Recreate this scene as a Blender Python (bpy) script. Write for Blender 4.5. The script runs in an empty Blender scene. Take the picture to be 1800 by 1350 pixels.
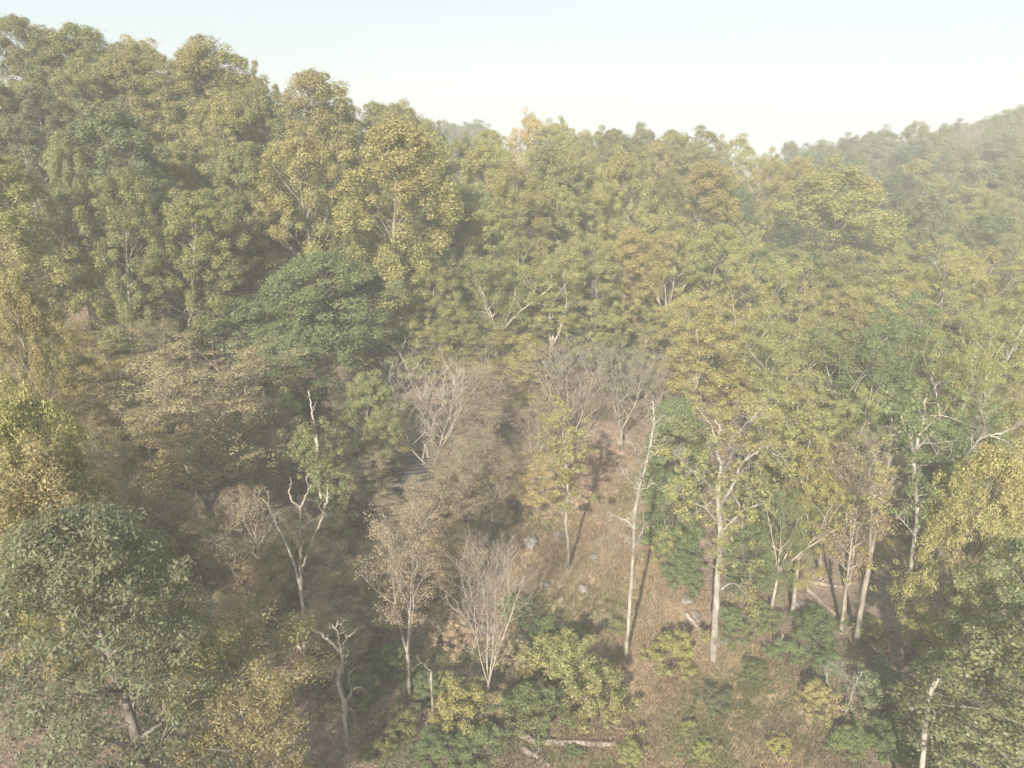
import bpy, math
import numpy as np
from mathutils import Vector

# ------------------------------------------------------------------ camera, sky, sun, exposure
scene = bpy.context.scene
COL = scene.collection
PITCH = math.radians(20.0)
F = 1285.0                      # focal length in pixels of the 1800 px wide photograph
CAMZ = 48.0
cam_data = bpy.data.cameras.new("camera")
cam_data.sensor_width = 36.0
cam_data.lens = 36.0 * F / 1800.0
cam_data.clip_start = 0.5
cam_data.clip_end = 3000.0
cam = bpy.data.objects.new("camera", cam_data)
COL.objects.link(cam)
cam.location = (0, 0, CAMZ)
cam.rotation_euler = (math.pi / 2 - PITCH, 0, 0)
scene.camera = cam

SUN_EL = math.radians(29.0)
SUN_AZ = math.radians(17.0)     # shadows run away from the camera and a little to the right
world = bpy.data.worlds.new("World")
scene.world = world
world.use_nodes = True
wt = world.node_tree
wt.nodes.clear()
w_out = wt.nodes.new("ShaderNodeOutputWorld")
w_bg = wt.nodes.new("ShaderNodeBackground")
w_sky = wt.nodes.new("ShaderNodeTexSky")
w_sky.sky_type = 'NISHITA'
w_sky.sun_disc = False
w_sky.sun_elevation = SUN_EL
w_sky.sun_rotation = math.pi + SUN_AZ
w_sky.altitude = 100.0
w_sky.air_density = 1.0
w_sky.dust_density = 2.2
w_sky.ozone_density = 1.0
# thin high cloud spread over the whole sky
w_tc = wt.nodes.new("ShaderNodeTexCoord")
w_map = wt.nodes.new("ShaderNodeMapping")
w_map.inputs["Scale"].default_value = (1.0, 1.0, 5.0)
w_noise = wt.nodes.new("ShaderNodeTexNoise")
w_noise.inputs["Scale"].default_value = 2.2
w_noise.inputs["Detail"].default_value = 5.0
w_ramp = wt.nodes.new("ShaderNodeMapRange")
w_ramp.inputs["From Min"].default_value = 0.35
w_ramp.inputs["From Max"].default_value = 0.75
w_ramp.inputs["To Min"].default_value = 0.80
w_ramp.inputs["To Max"].default_value = 0.97
w_mix = wt.nodes.new("ShaderNodeMix")
w_mix.data_type = 'RGBA'
w_mix.inputs[7].default_value = (3.12, 3.42, 3.44, 1)      # sunlit veil of cloud
wt.links.new(w_tc.outputs["Generated"], w_map.inputs["Vector"])
wt.links.new(w_map.outputs[0], w_noise.inputs["Vector"])
wt.links.new(w_noise.outputs[0], w_ramp.inputs["Value"])
wt.links.new(w_ramp.outputs[0], w_mix.inputs[0])
wt.links.new(w_sky.outputs[0], w_mix.inputs[6])
wt.links.new(w_mix.outputs[2], w_bg.inputs[0])
w_bg.inputs[1].default_value = 0.10
wt.links.new(w_bg.outputs[0], w_out.inputs[0])

sun_data = bpy.data.lights.new("sun", 'SUN')
sun_data.energy = 3.7
sun_data.angle = math.radians(0.6)
sun_data.color = (1.0, 0.885, 0.72)
sun = bpy.data.objects.new("sun", sun_data)
COL.objects.link(sun)
ldir = Vector((math.sin(SUN_AZ) * math.cos(SUN_EL), math.cos(SUN_AZ) * math.cos(SUN_EL), -math.sin(SUN_EL)))
sun.rotation_euler = ldir.to_track_quat('-Z', 'Y').to_euler()
sun.location = (-40, -60, 120)

vs = scene.view_settings
vs.view_transform = 'Standard'
vs.look = 'None'
vs.gamma = 1.0
vs.use_curve_mapping = False
vs.exposure = 1.36

cy = scene.cycles
cy.max_bounces = 6
cy.adaptive_threshold = 0.025
cy.diffuse_bounces = 4
cy.glossy_bounces = 1
cy.transmission_bounces = 4
cy.transparent_max_bounces = 4
cy.volume_bounces = 0
cy.use_denoising = True
HAZE_DENSITY = 0.0010
HAZE_COL = (0.82, 0.85, 0.87, 1)

# ------------------------------------------------------------------ picture geometry <-> place
CP, SP = math.cos(PITCH), math.sin(PITCH)
def ray(u, v):
    a, b = (u - 900.0) / F, (675.0 - v) / F
    return np.array([a, CP + b * SP, -SP + b * CP])
def at(u, v, Y):
    d = ray(u, v)
    return np.array([0, 0, CAMZ]) + d * (Y / d[1])
def project(p):
    x, y, z = p[0], p[1], p[2] - CAMZ
    dep = y * CP - z * SP
    up = y * SP + z * CP
    return 900 + F * x / dep, 675 - F * up / dep, dep
def depth_of(p):
    return p[1] * CP - (p[2] - CAMZ) * SP

# ------------------------------------------------------------------ terrain height
CTRL = np.array([
 (0,0,-1),(-30,0,4),(30,0,0),(0,45,-0.5),(11,56,0),(36,55,0),(-12,50,1.5),(-24,34,4),(-32,65,9),(-60,60,17),
 (-62,85,20),(-45,90,17),(-50,105,22),(-65,130,31),(-85,130,35),(-15,80,3),(12,95,3.2),(12,75,1),(34,70,1),(0,85,3.5),
 (0,115,12),(-20,105,11),(-30,120,17),(0,140,15),(0,180,21),(30,115,8),(30,140,11),(30,180,18),(60,100,4),(60,70,2),
 (90,100,5),(75,160,9),(120,160,11),(119,260,9),(197,300,20),(160,300,16),(100,220,7),(-30,150,19),(-60,180,25),
 (-40,250,18),(0,350,20),(80,350,16),(-100,90,34),(-120,130,42),(-60,30,12),(-60,0,11),(100,30,6),(100,0,5),
 (-280,0,45),(-280,250,45),(-280,520,30),(0,540,15),(360,540,30),(360,250,40),(330,0,20),(0,-110,2),(-200,-110,25),
 (250,-110,15),(230,170,22),(-25,15,3),(25,85,2.5),(-35,45,7.5)], dtype=float)
def _U(r2):
    return np.where(r2 > 0, r2 * np.log(r2 + 1e-9), 0.0)
_n = len(CTRL)
_P = CTRL[:, :2] / 100.0
_K = _U(((_P[:, None] - _P[None]) ** 2).sum(-1)) + np.eye(_n) * 0.004
_Q = np.hstack([np.ones((_n, 1)), _P])
_A = np.vstack([np.hstack([_K, _Q]), np.hstack([_Q.T, np.zeros((3, 3))])])
_W = np.linalg.solve(_A, np.concatenate([CTRL[:, 2], np.zeros(3)]))
def ground(x, y):
    x = np.atleast_1d(np.asarray(x, float)); y = np.atleast_1d(np.asarray(y, float))
    p = np.stack([x, y], -1) / 100.0
    out = np.empty(len(p))
    for s in range(0, len(p), 20000):
        q = p[s:s + 20000]
        out[s:s + 20000] = _U(((q[:, None] - _P[None]) ** 2).sum(-1)) @ _W[:_n] + _W[_n] + q @ _W[_n + 1:]
    out += 0.22 * np.sin(x * 0.31 + 1.3 * np.sin(y * 0.17)) * np.sin(y * 0.27 + 0.8 * np.sin(x * 0.23))
    out += 0.07 * np.sin(x * 1.1 + y * 0.4) * np.sin(y * 0.9 - x * 0.3)
    return out
def g1(x, y):
    return float(ground(x, y)[0])
def on_ground(u, v):
    d = ray(u, v)
    t = np.linspace(20, 420, 1200)
    X = d[0] * t; Y = d[1] * t; Z = CAMZ + d[2] * t
    below = Z < ground(X, Y)
    i = int(np.argmax(below)) if below.any() else len(t) - 1
    lo, hi = t[max(i - 1, 0)], t[i]
    for _ in range(18):
        m = 0.5 * (lo + hi)
        if CAMZ + d[2] * m < g1(d[0] * m, d[1] * m): hi = m
        else: lo = m
    return np.array([d[0] * hi, d[1] * hi, g1(d[0] * hi, d[1] * hi)])

# ------------------------------------------------------------------ mesh helpers
RNG = np.random.default_rng(7)
def norm(a):
    return a / (np.linalg.norm(a, axis=-1, keepdims=True) + 1e-9)
def quads_mesh(name, V, Q, mat, smooth=False, attrs=None):
    me = bpy.data.meshes.new(name)
    V = np.ascontiguousarray(V, dtype=np.float32); Q = np.ascontiguousarray(Q, dtype=np.int32)
    k = Q.shape[1]
    me.vertices.add(len(V)); me.vertices.foreach_set("co", V.ravel())
    me.loops.add(Q.size); me.loops.foreach_set("vertex_index", Q.ravel())
    me.polygons.add(len(Q))
    me.polygons.foreach_set("loop_start", np.arange(0, Q.size, k, dtype=np.int32))
    if smooth:
        me.polygons.foreach_set("use_smooth", np.ones(len(Q), dtype=bool))
    for an, av in (attrs or {}).items():
        a = me.attributes.new(an, 'FLOAT', 'FACE')
        a.data.foreach_set("value", np.ascontiguousarray(av, dtype=np.float32))
    me.update()
    if mat: me.materials.append(mat)
    return me

class Tubes:
    def __init__(self):
        self.V, self.Q, self.n = [], [], 0
    def add(self, pts, rad, sides):
        """pts (N,m,3), rad (N,m): N tubes of m rings."""
        N, m, _ = pts.shape
        T = np.empty_like(pts)
        T[:, 1:-1] = pts[:, 2:] - pts[:, :-2]
        T[:, 0] = pts[:, 1] - pts[:, 0]; T[:, -1] = pts[:, -1] - pts[:, -2]
        T = norm(T)
        mean = norm(T.mean(1))
        ref = np.where(np.abs(mean[:, 2:3]) > 0.8, np.array([[1.0, 0.2, 0]]), np.array([[0, 0, 1.0]]))
        A = norm(np.cross(T, ref[:, None, :])); B = np.cross(T, A)
        th = np.arange(sides) * 2 * math.pi / sides
        ring = pts[:, :, None, :] + rad[:, :, None, None] * (A[:, :, None, :] * np.cos(th)[None, None, :, None] + B[:, :, None, :] * np.sin(th)[None, None, :, None])
        idx = self.n + np.arange(N * m * sides).reshape(N, m, sides)
        nx = np.roll(idx, -1, axis=2)
        q = np.stack([idx[:, :-1], nx[:, :-1], nx[:, 1:], idx[:, 1:]], -1).reshape(-1, 4)
        self.V.append(ring.reshape(-1, 3)); self.Q.append(q); self.n += N * m * sides
    def mesh(self, name, mat):
        return quads_mesh(name, np.vstack(self.V), np.vstack(self.Q), mat, smooth=True)

def grow(start, dirn, length, r0, r1, nseg, wander, trop, rng):
    N = len(start)
    pts = np.empty((N, nseg + 1, 3)); pts[:, 0] = start
    d = norm(dirn.copy())
    step = (length / nseg)[:, None]
    up = np.array([0, 0, 1.0])
    for i in range(nseg):
        d = norm(d + rng.normal(0, wander, (N, 3)) + up * trop)
        pts[:, i + 1] = pts[:, i] + d * step
    t = np.linspace(0, 1, nseg + 1)[None, :]
    rad = r0[:, None] * (1 - t) + r1[:, None] * t
    return pts, rad

def children(pts, rad, k, t0, t1, ang, angsd, rng):
    """k children per parent, stratified in t; returns start, dir, parent radius there, t, parent index"""
    N, m, _ = pts.shape
    base = (np.arange(k)[None, :] + rng.random((N, k))) / k
    t = t0 + (t1 - t0) * base
    f = t * (m - 1); i = np.minimum(f.astype(int), m - 2); fr = (f - i)[..., None]
    n = np.arange(N)[:, None]
    p = pts[n, i] * (1 - fr) + pts[n, i + 1] * fr
    T = norm(pts[n, i + 1] - pts[n, i])
    rr = rad[n, i] * (1 - fr[..., 0]) + rad[n, i + 1] * fr[..., 0]
    rv = rng.normal(0, 1, T.shape)
    Pp = norm(rv - (rv * T).sum(-1, keepdims=True) * T)
    a = ang + rng.normal(0, angsd, t.shape)
    d = T * np.cos(a)[..., None] + Pp * np.sin(a)[..., None]
    return p.reshape(-1, 3), d.reshape(-1, 3), rr.ravel(), t.ravel(), np.repeat(np.arange(N), k)

class Leaves:
    def __init__(self):
        self.P, self.Nn, self.S, self.C, self.As, self.ax = [], [], [], [], [], []
    def clumps(self, cen, r, per, size, flat, rng, axis=None, up_bias=0.35, jit=0.75, aspect=0.62, hollow=0.55, droop=0.0):
        N = len(cen)
        per = max(1, int(per))
        d = norm(rng.normal(0, 1, (N, per, 3)))
        if axis is not None:
            d = norm(d + 0.45 * axis[:, None, :])
        rr = (hollow + (1 - hollow) * rng.random((N, per, 1))) * np.asarray(r).reshape(-1, 1, 1)
        # lumpy clumps: each carries its own small knots
        knots = norm(rng.normal(0, 1, (N, 7, 3)))
        dot = (d[:, :, None, :] * knots[:, None, :, :]).sum(-1).max(-1)
        rr = rr * (0.62 + 0.48 * dot[..., None])
        rr = rr * np.where(rng.random(rr.shape) < 0.13, 1.2 + 0.45 * rng.random(rr.shape), 1.0)      # stray sprays
        off = d * rr; off[..., 2] *= flat
        p = cen[:, None, :] + off
        nn = norm(d * 0.75 + np.array([0, 0, up_bias]) + rng.normal(0, jit, d.shape) * 0.6)
        self.P.append(p.reshape(-1, 3)); self.Nn.append(nn.reshape(-1, 3))
        self.S.append((size * (0.5 + 0.95 * rng.random(N * per) ** 1.3)))
        sm = 0.5 + 0.25 * (np.sin(cen[:, 0] * 0.55 + 3.1 * np.sin(cen[:, 2] * 0.21)) + np.sin(cen[:, 1] * 0.6 + cen[:, 2] * 0.33 + 1.0))
        self.C.append(np.repeat(0.45 * rng.random(N) + 0.55 * sm, per))
        self.As.append(np.full(N * per, aspect))
        ax = rng.normal(0, 1, (N * per, 3)); ax[:, 2] -= droop * 2.2
        self.ax.append(ax)
    def mesh(self, name, mat, rng, tri=False):
        P = np.vstack(self.P); Nn = np.vstack(self.Nn); S = np.concatenate(self.S); C = np.concatenate(self.C)
        As = np.concatenate(self.As)
        rv = np.vstack(self.ax)
        A = norm(rv - (rv * Nn).sum(-1, keepdims=True) * Nn); B = np.cross(Nn, A)
        L = (S * 0.5)[:, None]; Wd = (S * 0.5 * As)[:, None]
        if tri:
            V = np.stack([P - A * L, P + B * Wd + A * L * 0.7, P - B * Wd + A * L * 0.7], 1).reshape(-1, 3)
            return quads_mesh(name, V, np.arange(len(P) * 3).reshape(-1, 3), mat, attrs={"clump": C, "tint": rng.random(len(P))})
        fold = Nn * (S * 0.10)[:, None]
        V = np.stack([P - A * L, P + B * Wd + A * L * 0.15 + fold, P + A * L, P - B * Wd + A * L * 0.15 + fold], 1).reshape(-1, 3)
        Q = np.arange(len(P) * 4).reshape(-1, 4)
        return quads_mesh(name, V, Q, mat, attrs={"clump": C, "tint": rng.random(len(P))})

# ------------------------------------------------------------------ materials
def nodes_of(name):
    m = bpy.data.materials.new(name); m.use_nodes = True
    nt = m.node_tree; nt.nodes.clear()
    return m, nt, nt.nodes.new("ShaderNodeOutputMaterial")
def leaf_material(name, transl=0.45, hue=0.045, sat=0.95):
    m, nt, out = nodes_of(name)
    N, L = nt.nodes, nt.links
    oi = N.new("ShaderNodeObjectInfo")
    ac = N.new("ShaderNodeAttribute"); ac.attribute_name = "clump"
    at_ = N.new("ShaderNodeAttribute"); at_.attribute_name = "tint"
    hsv = N.new("ShaderNodeHueSaturation"); hsv.inputs["Saturation"].default_value = sat
    # each spray turns at its own time: hue from the spray, brightness from the leaf
    h = N.new("ShaderNodeMapRange"); h.inputs["To Min"].default_value = 0.5 - hue * 0.75; h.inputs["To Max"].default_value = 0.5 + hue * 0.85
    v1 = N.new("ShaderNodeMapRange"); v1.inputs["To Min"].default_value = 0.80; v1.inputs["To Max"].default_value = 1.28
    add = N.new("ShaderNodeMath"); add.operation = 'MULTIPLY_ADD'; add.inputs[1].default_value = 0.55; 
    mul = N.new("ShaderNodeMath"); mul.operation = 'MULTIPLY'; mul.inputs[1].default_value = 0.45
    L.new(at_.outputs["Fac"], mul.inputs[0])
    L.new(ac.outputs["Fac"], add.inputs[0]); L.new(mul.outputs[0], add.inputs[2])
    L.new(add.outputs[0], h.inputs["Value"]); L.new(at_.outputs["Fac"], v1.inputs["Value"])
    L.new(h.outputs[0], hsv.inputs["Hue"]); L.new(v1.outputs[0], hsv.inputs["Value"])
    L.new(oi.outputs["Color"], hsv.inputs["Color"])
    d = N.new("ShaderNodeBsdfDiffuse"); t = N.new("ShaderNodeBsdfTranslucent"); mx = N.new("ShaderNodeMixShader")
    mx.inputs[0].default_value = transl
    g = N.new("ShaderNodeBsdfGlossy"); g.inputs["Roughness"].default_value = 0.55
    mg = N.new("ShaderNodeMixShader"); mg.inputs[0].default_value = 0.035
    L.new(hsv.outputs[0], d.inputs[0]); L.new(hsv.outputs[0], t.inputs[0])
    L.new(d.outputs[0], mx.inputs[1]); L.new(t.outputs[0], mx.inputs[2])
    L.new(mx.outputs[0], mg.inputs[1]); L.new(g.outputs[0], mg.inputs[2])
    L.new(mg.outputs[0], out.inputs[0])
    return m
def bark_material(name):
    m, nt, out = nodes_of(name)
    N, L = nt.nodes, nt.links
    oi = N.new("ShaderNodeObjectInfo"); tc = N.new("ShaderNodeTexCoord")
    mp = N.new("ShaderNodeMapping"); mp.inputs["Scale"].default_value = (3.0, 3.0, 0.7)
    no = N.new("ShaderNodeTexNoise"); no.inputs["Scale"].default_value = 1.6; no.inputs["Detail"].default_value = 6
    rp = N.new("ShaderNodeMapRange"); rp.inputs["From Min"].default_value = 0.3; rp.inputs["From Max"].default_value = 0.7
    rp.inputs["To Min"].default_value = 0.55; rp.inputs["To Max"].default_value = 1.25
    hs = N.new("ShaderNodeHueSaturation")
    b = N.new("ShaderNodeBsdfPrincipled"); b.inputs["Roughness"].default_value = 0.9
    bp = N.new("ShaderNodeBump"); bp.inputs["Strength"].default_value = 0.5; bp.inputs["Distance"].default_value = 0.05
    L.new(tc.outputs["Object"], mp.inputs[0]); L.new(mp.outputs[0], no.inputs["Vector"])
    st = N.new("ShaderNodeTexNoise"); st.inputs["Scale"].default_value = 0.55; st.inputs["Detail"].default_value = 4
    L.new(tc.outputs["Object"], st.inputs["Vector"])
    sr = N.new("ShaderNodeMapRange"); sr.inputs["From Min"].default_value = 0.38; sr.inputs["From Max"].default_value = 0.62
    sr.inputs["To Min"].default_value = 0.55; sr.inputs["To Max"].default_value = 1.08
    mu = N.new("ShaderNodeMath"); mu.operation = 'MULTIPLY'
    L.new(st.outputs[0], sr.inputs["Value"]); L.new(sr.outputs[0], mu.inputs[1])
    L.new(no.outputs[0], rp.inputs["Value"]); L.new(rp.outputs[0], mu.inputs[0]); L.new(mu.outputs[0], hs.inputs["Value"])
    L.new(oi.outputs["Color"], hs.inputs["Color"]); L.new(hs.outputs[0], b.inputs["Base Color"])
    L.new(no.outputs[0], bp.inputs["Height"]); L.new(bp.outputs[0], b.inputs["Normal"])
    L.new(b.outputs[0], out.inputs[0])
    return m
LEAF = leaf_material("leaf_autumn")
BARK = bark_material("bark")

def mixed(name, ca, cb, scale=1.0, rough=0.9, bump=0.3, stretch=(1, 1, 1), lo=0.4, hi=0.62):
    m, nt, out = nodes_of(name)
    N, L = nt.nodes, nt.links
    tc = N.new("ShaderNodeTexCoord"); mp = N.new("ShaderNodeMapping"); mp.inputs["Scale"].default_value = stretch
    no = N.new("ShaderNodeTexNoise"); no.inputs["Scale"].default_value = scale; no.inputs["Detail"].default_value = 8
    rp = N.new("ShaderNodeMapRange"); rp.inputs["From Min"].default_value = lo; rp.inputs["From Max"].default_value = hi
    mx = N.new("ShaderNodeMix"); mx.data_type = 'RGBA'
    mx.inputs[6].default_value = (*ca, 1); mx.inputs[7].default_value = (*cb, 1)
    b = N.new("ShaderNodeBsdfPrincipled"); b.inputs["Roughness"].default_value = rough
    bp = N.new("ShaderNodeBump"); bp.inputs["Strength"].default_value = bump; bp.inputs["Distance"].default_value = 0.1
    L.new(tc.outputs["Object"], mp.inputs[0]); L.new(mp.outputs[0], no.inputs["Vector"])
    L.new(no.outputs[0], rp.inputs["Value"]); L.new(rp.outputs[0], mx.inputs[0])
    L.new(mx.outputs[2], b.inputs["Base Color"])
    L.new(no.outputs[0], bp.inputs["Height"]); L.new(bp.outputs[0], b.inputs["Normal"]); L.new(b.outputs[0], out.inputs[0])
    return m

def mesh_obj(name, me, parent=None, loc=(0, 0, 0)):
    o = bpy.data.objects.new(name, me); COL.objects.link(o)
    if parent is not None: o.parent = parent
    else: o.location = loc
    return o
def empty(name, loc):
    o = bpy.data.objects.new(name, None); COL.objects.link(o); o.location = loc; o.empty_display_size = 0.5
    return o
def tag(o, label=None, cat=None, group=None, kind=None):
    if label: o["label"] = label
    if cat: o["category"] = cat
    if group: o["group"] = group
    if kind: o["kind"] = kind
    return o
# ------------------------------------------------------------------ the ground
# clearing outline (picture pixels of the meadow's edge, dropped onto the hillside)
MEADOW = np.array([on_ground(u, v)[:2] for u, v in [
 (1040,800),(1110,790),(1135,860),(1150,960),(1215,1050),(1290,1090),(1360,1160),(1430,1230),(1480,1345),(1300,1349),(1120,1349),
 (1000,1349),(900,1330),(930,1230),(900,1130),(905,1040),(870,960),(940,900),(1000,870),(1025,840)]])
def in_poly(x, y, poly):
    c = np.zeros(len(x), bool); j = len(poly) - 1
    for i in range(len(poly)):
        xi, yi = poly[i]; xj, yj = poly[j]
        c ^= ((yi > y) != (yj > y)) & (x < (xj - xi) * (y - yi) / (yj - yi + 1e-12) + xi)
        j = i
    return c
def poly_dist(x, y, poly):
    d = np.full(len(x), 1e9)
    for i in range(len(poly)):
        a = poly[i - 1]; b = poly[i]
        ab = b - a; t = np.clip(((x - a[0]) * ab[0] + (y - a[1]) * ab[1]) / (ab @ ab + 1e-9), 0, 1)
        d = np.minimum(d, np.hypot(x - a[0] - t * ab[0], y - a[1] - t * ab[1]))
    return np.where(in_poly(x, y, poly), d, -d)

def ground_material():
    m, nt, out = nodes_of("woodland_ground")
    N, L = nt.nodes, nt.links
    tc = N.new("ShaderNodeTexCoord")
    def noise(scale, detail=6):
        n = N.new("ShaderNodeTexNoise"); n.inputs["Scale"].default_value = scale; n.inputs["Detail"].default_value = detail
        L.new(tc.outputs["Object"], n.inputs["Vector"]); return n.outputs[0]
    def rng_(src, a, b):
        r = N.new("ShaderNodeMapRange"); r.inputs["From Min"].default_value = a; r.inputs["From Max"].default_value = b
        L.new(src, r.inputs["Value"]); return r.outputs[0]
    def mix(f, a, b):
        x = N.new("ShaderNodeMix"); x.data_type = 'RGBA'
        L.new(f, x.inputs[0])
        for s, i in ((a, 6), (b, 7)):
            if isinstance(s, tuple): x.inputs[i].default_value = (*s, 1)
            else: L.new(s, x.inputs[i])
        return x.outputs[2]
    litter = mix(rng_(noise(2.2, 8), 0.35, 0.65), (0.16, 0.122, 0.095), (0.28, 0.21, 0.165))
    litter = mix(rng_(noise(0.12), 0.52, 0.68), litter, (0.10, 0.085, 0.05))
    grass = mix(rng_(noise(0.9, 8), 0.35, 0.68), (0.26, 0.205, 0.125), (0.36, 0.285, 0.18))
    grass = mix(rng_(noise(0.16), 0.48, 0.62), grass, (0.33, 0.255, 0.175))       # reddish seed heads
    grass = mix(rng_(noise(0.22, 3), 0.60, 0.72), grass, (0.13, 0.135, 0.055))     # greener patches
    a = N.new("ShaderNodeAttribute"); a.attribute_name = "meadow"
    ad = N.new("ShaderNodeMath"); ad.operation = 'ADD'
    nb = N.new("ShaderNodeMath"); nb.operation = 'MULTIPLY_ADD'; nb.inputs[1].default_value = 0.8; nb.inputs[2].default_value = -0.4
    L.new(noise(0.7, 5), nb.inputs[0])
    L.new(a.outputs["Fac"], ad.inputs[0]); L.new(nb.outputs[0], ad.inputs[1])
    col = mix(rng_(ad.outputs[0], 0.35, 0.65), litter, grass)
    b = N.new("ShaderNodeBsdfPrincipled"); b.inputs["Roughness"].default_value = 1.0
    bp = N.new("ShaderNodeBump"); bp.inputs["Strength"].default_value = 0.8; bp.inputs["Distance"].default_value = 0.25
    L.new(noise(3.5, 8), bp.inputs["Height"]); L.new(bp.outputs[0], b.inputs["Normal"])
    L.new(col, b.inputs["Base Color"]); L.new(b.outputs[0], out.inputs[0])
    return m
def grid_axis(a, b, f0, f1, fine, coarse):
    out = [a]
    while out[-1] < b:
        out.append(out[-1] + (fine if f0 <= out[-1] < f1 else coarse))
    return np.array(out)
gx = grid_axis(-300, 380, -45, 60, 0.9, 5.0); gy = grid_axis(-110, 540, 30, 112, 0.9, 5.0)
GX, GY = np.meshgrid(gx, gy)
GZ = ground(GX.ravel(), GY.ravel())
gi = np.arange(GX.size).reshape(GX.shape)
gq = np.stack([gi[:-1, :-1], gi[:-1, 1:], gi[1:, 1:], gi[1:, :-1]], -1).reshape(-1, 4)
gme = quads_mesh("ground", np.stack([GX.ravel(), GY.ravel(), GZ], -1), gq, ground_material(), smooth=True)
ga = gme.attributes.new("meadow", 'FLOAT', 'POINT')
ga.data.foreach_set("value", np.clip(0.5 + poly_dist(GX.ravel(), GY.ravel(), MEADOW) / 3.0, 0, 1).astype(np.float32))
tag(mesh_obj("ground", gme), kind='structure')

def ribbon(name, pix, w0, w1, mat, lift=0.05):
    P = np.array([on_ground(u, v)[:2] for u, v in pix])
    t = np.linspace(0, len(P) - 1.001, 60); i = t.astype(int); fr = (t - i)[:, None]
    c = P[i] * (1 - fr) + P[i + 1] * fr
    for _ in range(6): c[1:-1] = (c[:-2] + 2 * c[1:-1] + c[2:]) / 4
    T = np.gradient(c, axis=0); T /= np.linalg.norm(T, axis=1, keepdims=True); Nn = np.stack([-T[:, 1], T[:, 0]], -1)
    k = np.linspace(-0.5, 0.5, 7)
    w = np.linspace(w0, w1, len(c))[:, None] * (1 + 0.18 * RNG.normal(size=(len(c), 1)))
    XY = c[:, None, :] + Nn[:, None, :] * (k[None, :, None] * w[:, :, None])
    Z = ground(XY[..., 0].ravel(), XY[..., 1].ravel()).reshape(XY.shape[:2]) + lift - 0.12 * (np.abs(k)[None, :] > 0.45)
    V = np.concatenate([XY, Z[..., None]], -1).reshape(-1, 3)
    ii = np.arange(len(V)).reshape(len(c), len(k))
    q = np.stack([ii[:-1, :-1], ii[:-1, 1:], ii[1:, 1:], ii[1:, :-1]], -1).reshape(-1, 4)
    return tag(mesh_obj(name, quads_mesh(name, V, q, mat, smooth=True)), kind='structure')
PATH_MAT = mixed("packed_earth", (0.16, 0.10, 0.075), (0.25, 0.17, 0.13), 1.5)
ribbon("path", [(600,1349),(575,1330),(556,1260),(543,1200),(528,1130),(520,1060)], 1.6, 1.2, PATH_MAT)
TRACK_MAT = mixed("worn_track", (0.32, 0.23, 0.19), (0.42, 0.32, 0.27), 0.8)
ribbon("track", [(940,905),(985,890),(1030,862),(1062,830),(1080,800),(1100,775)], 4.2, 3.0, TRACK_MAT)

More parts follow.
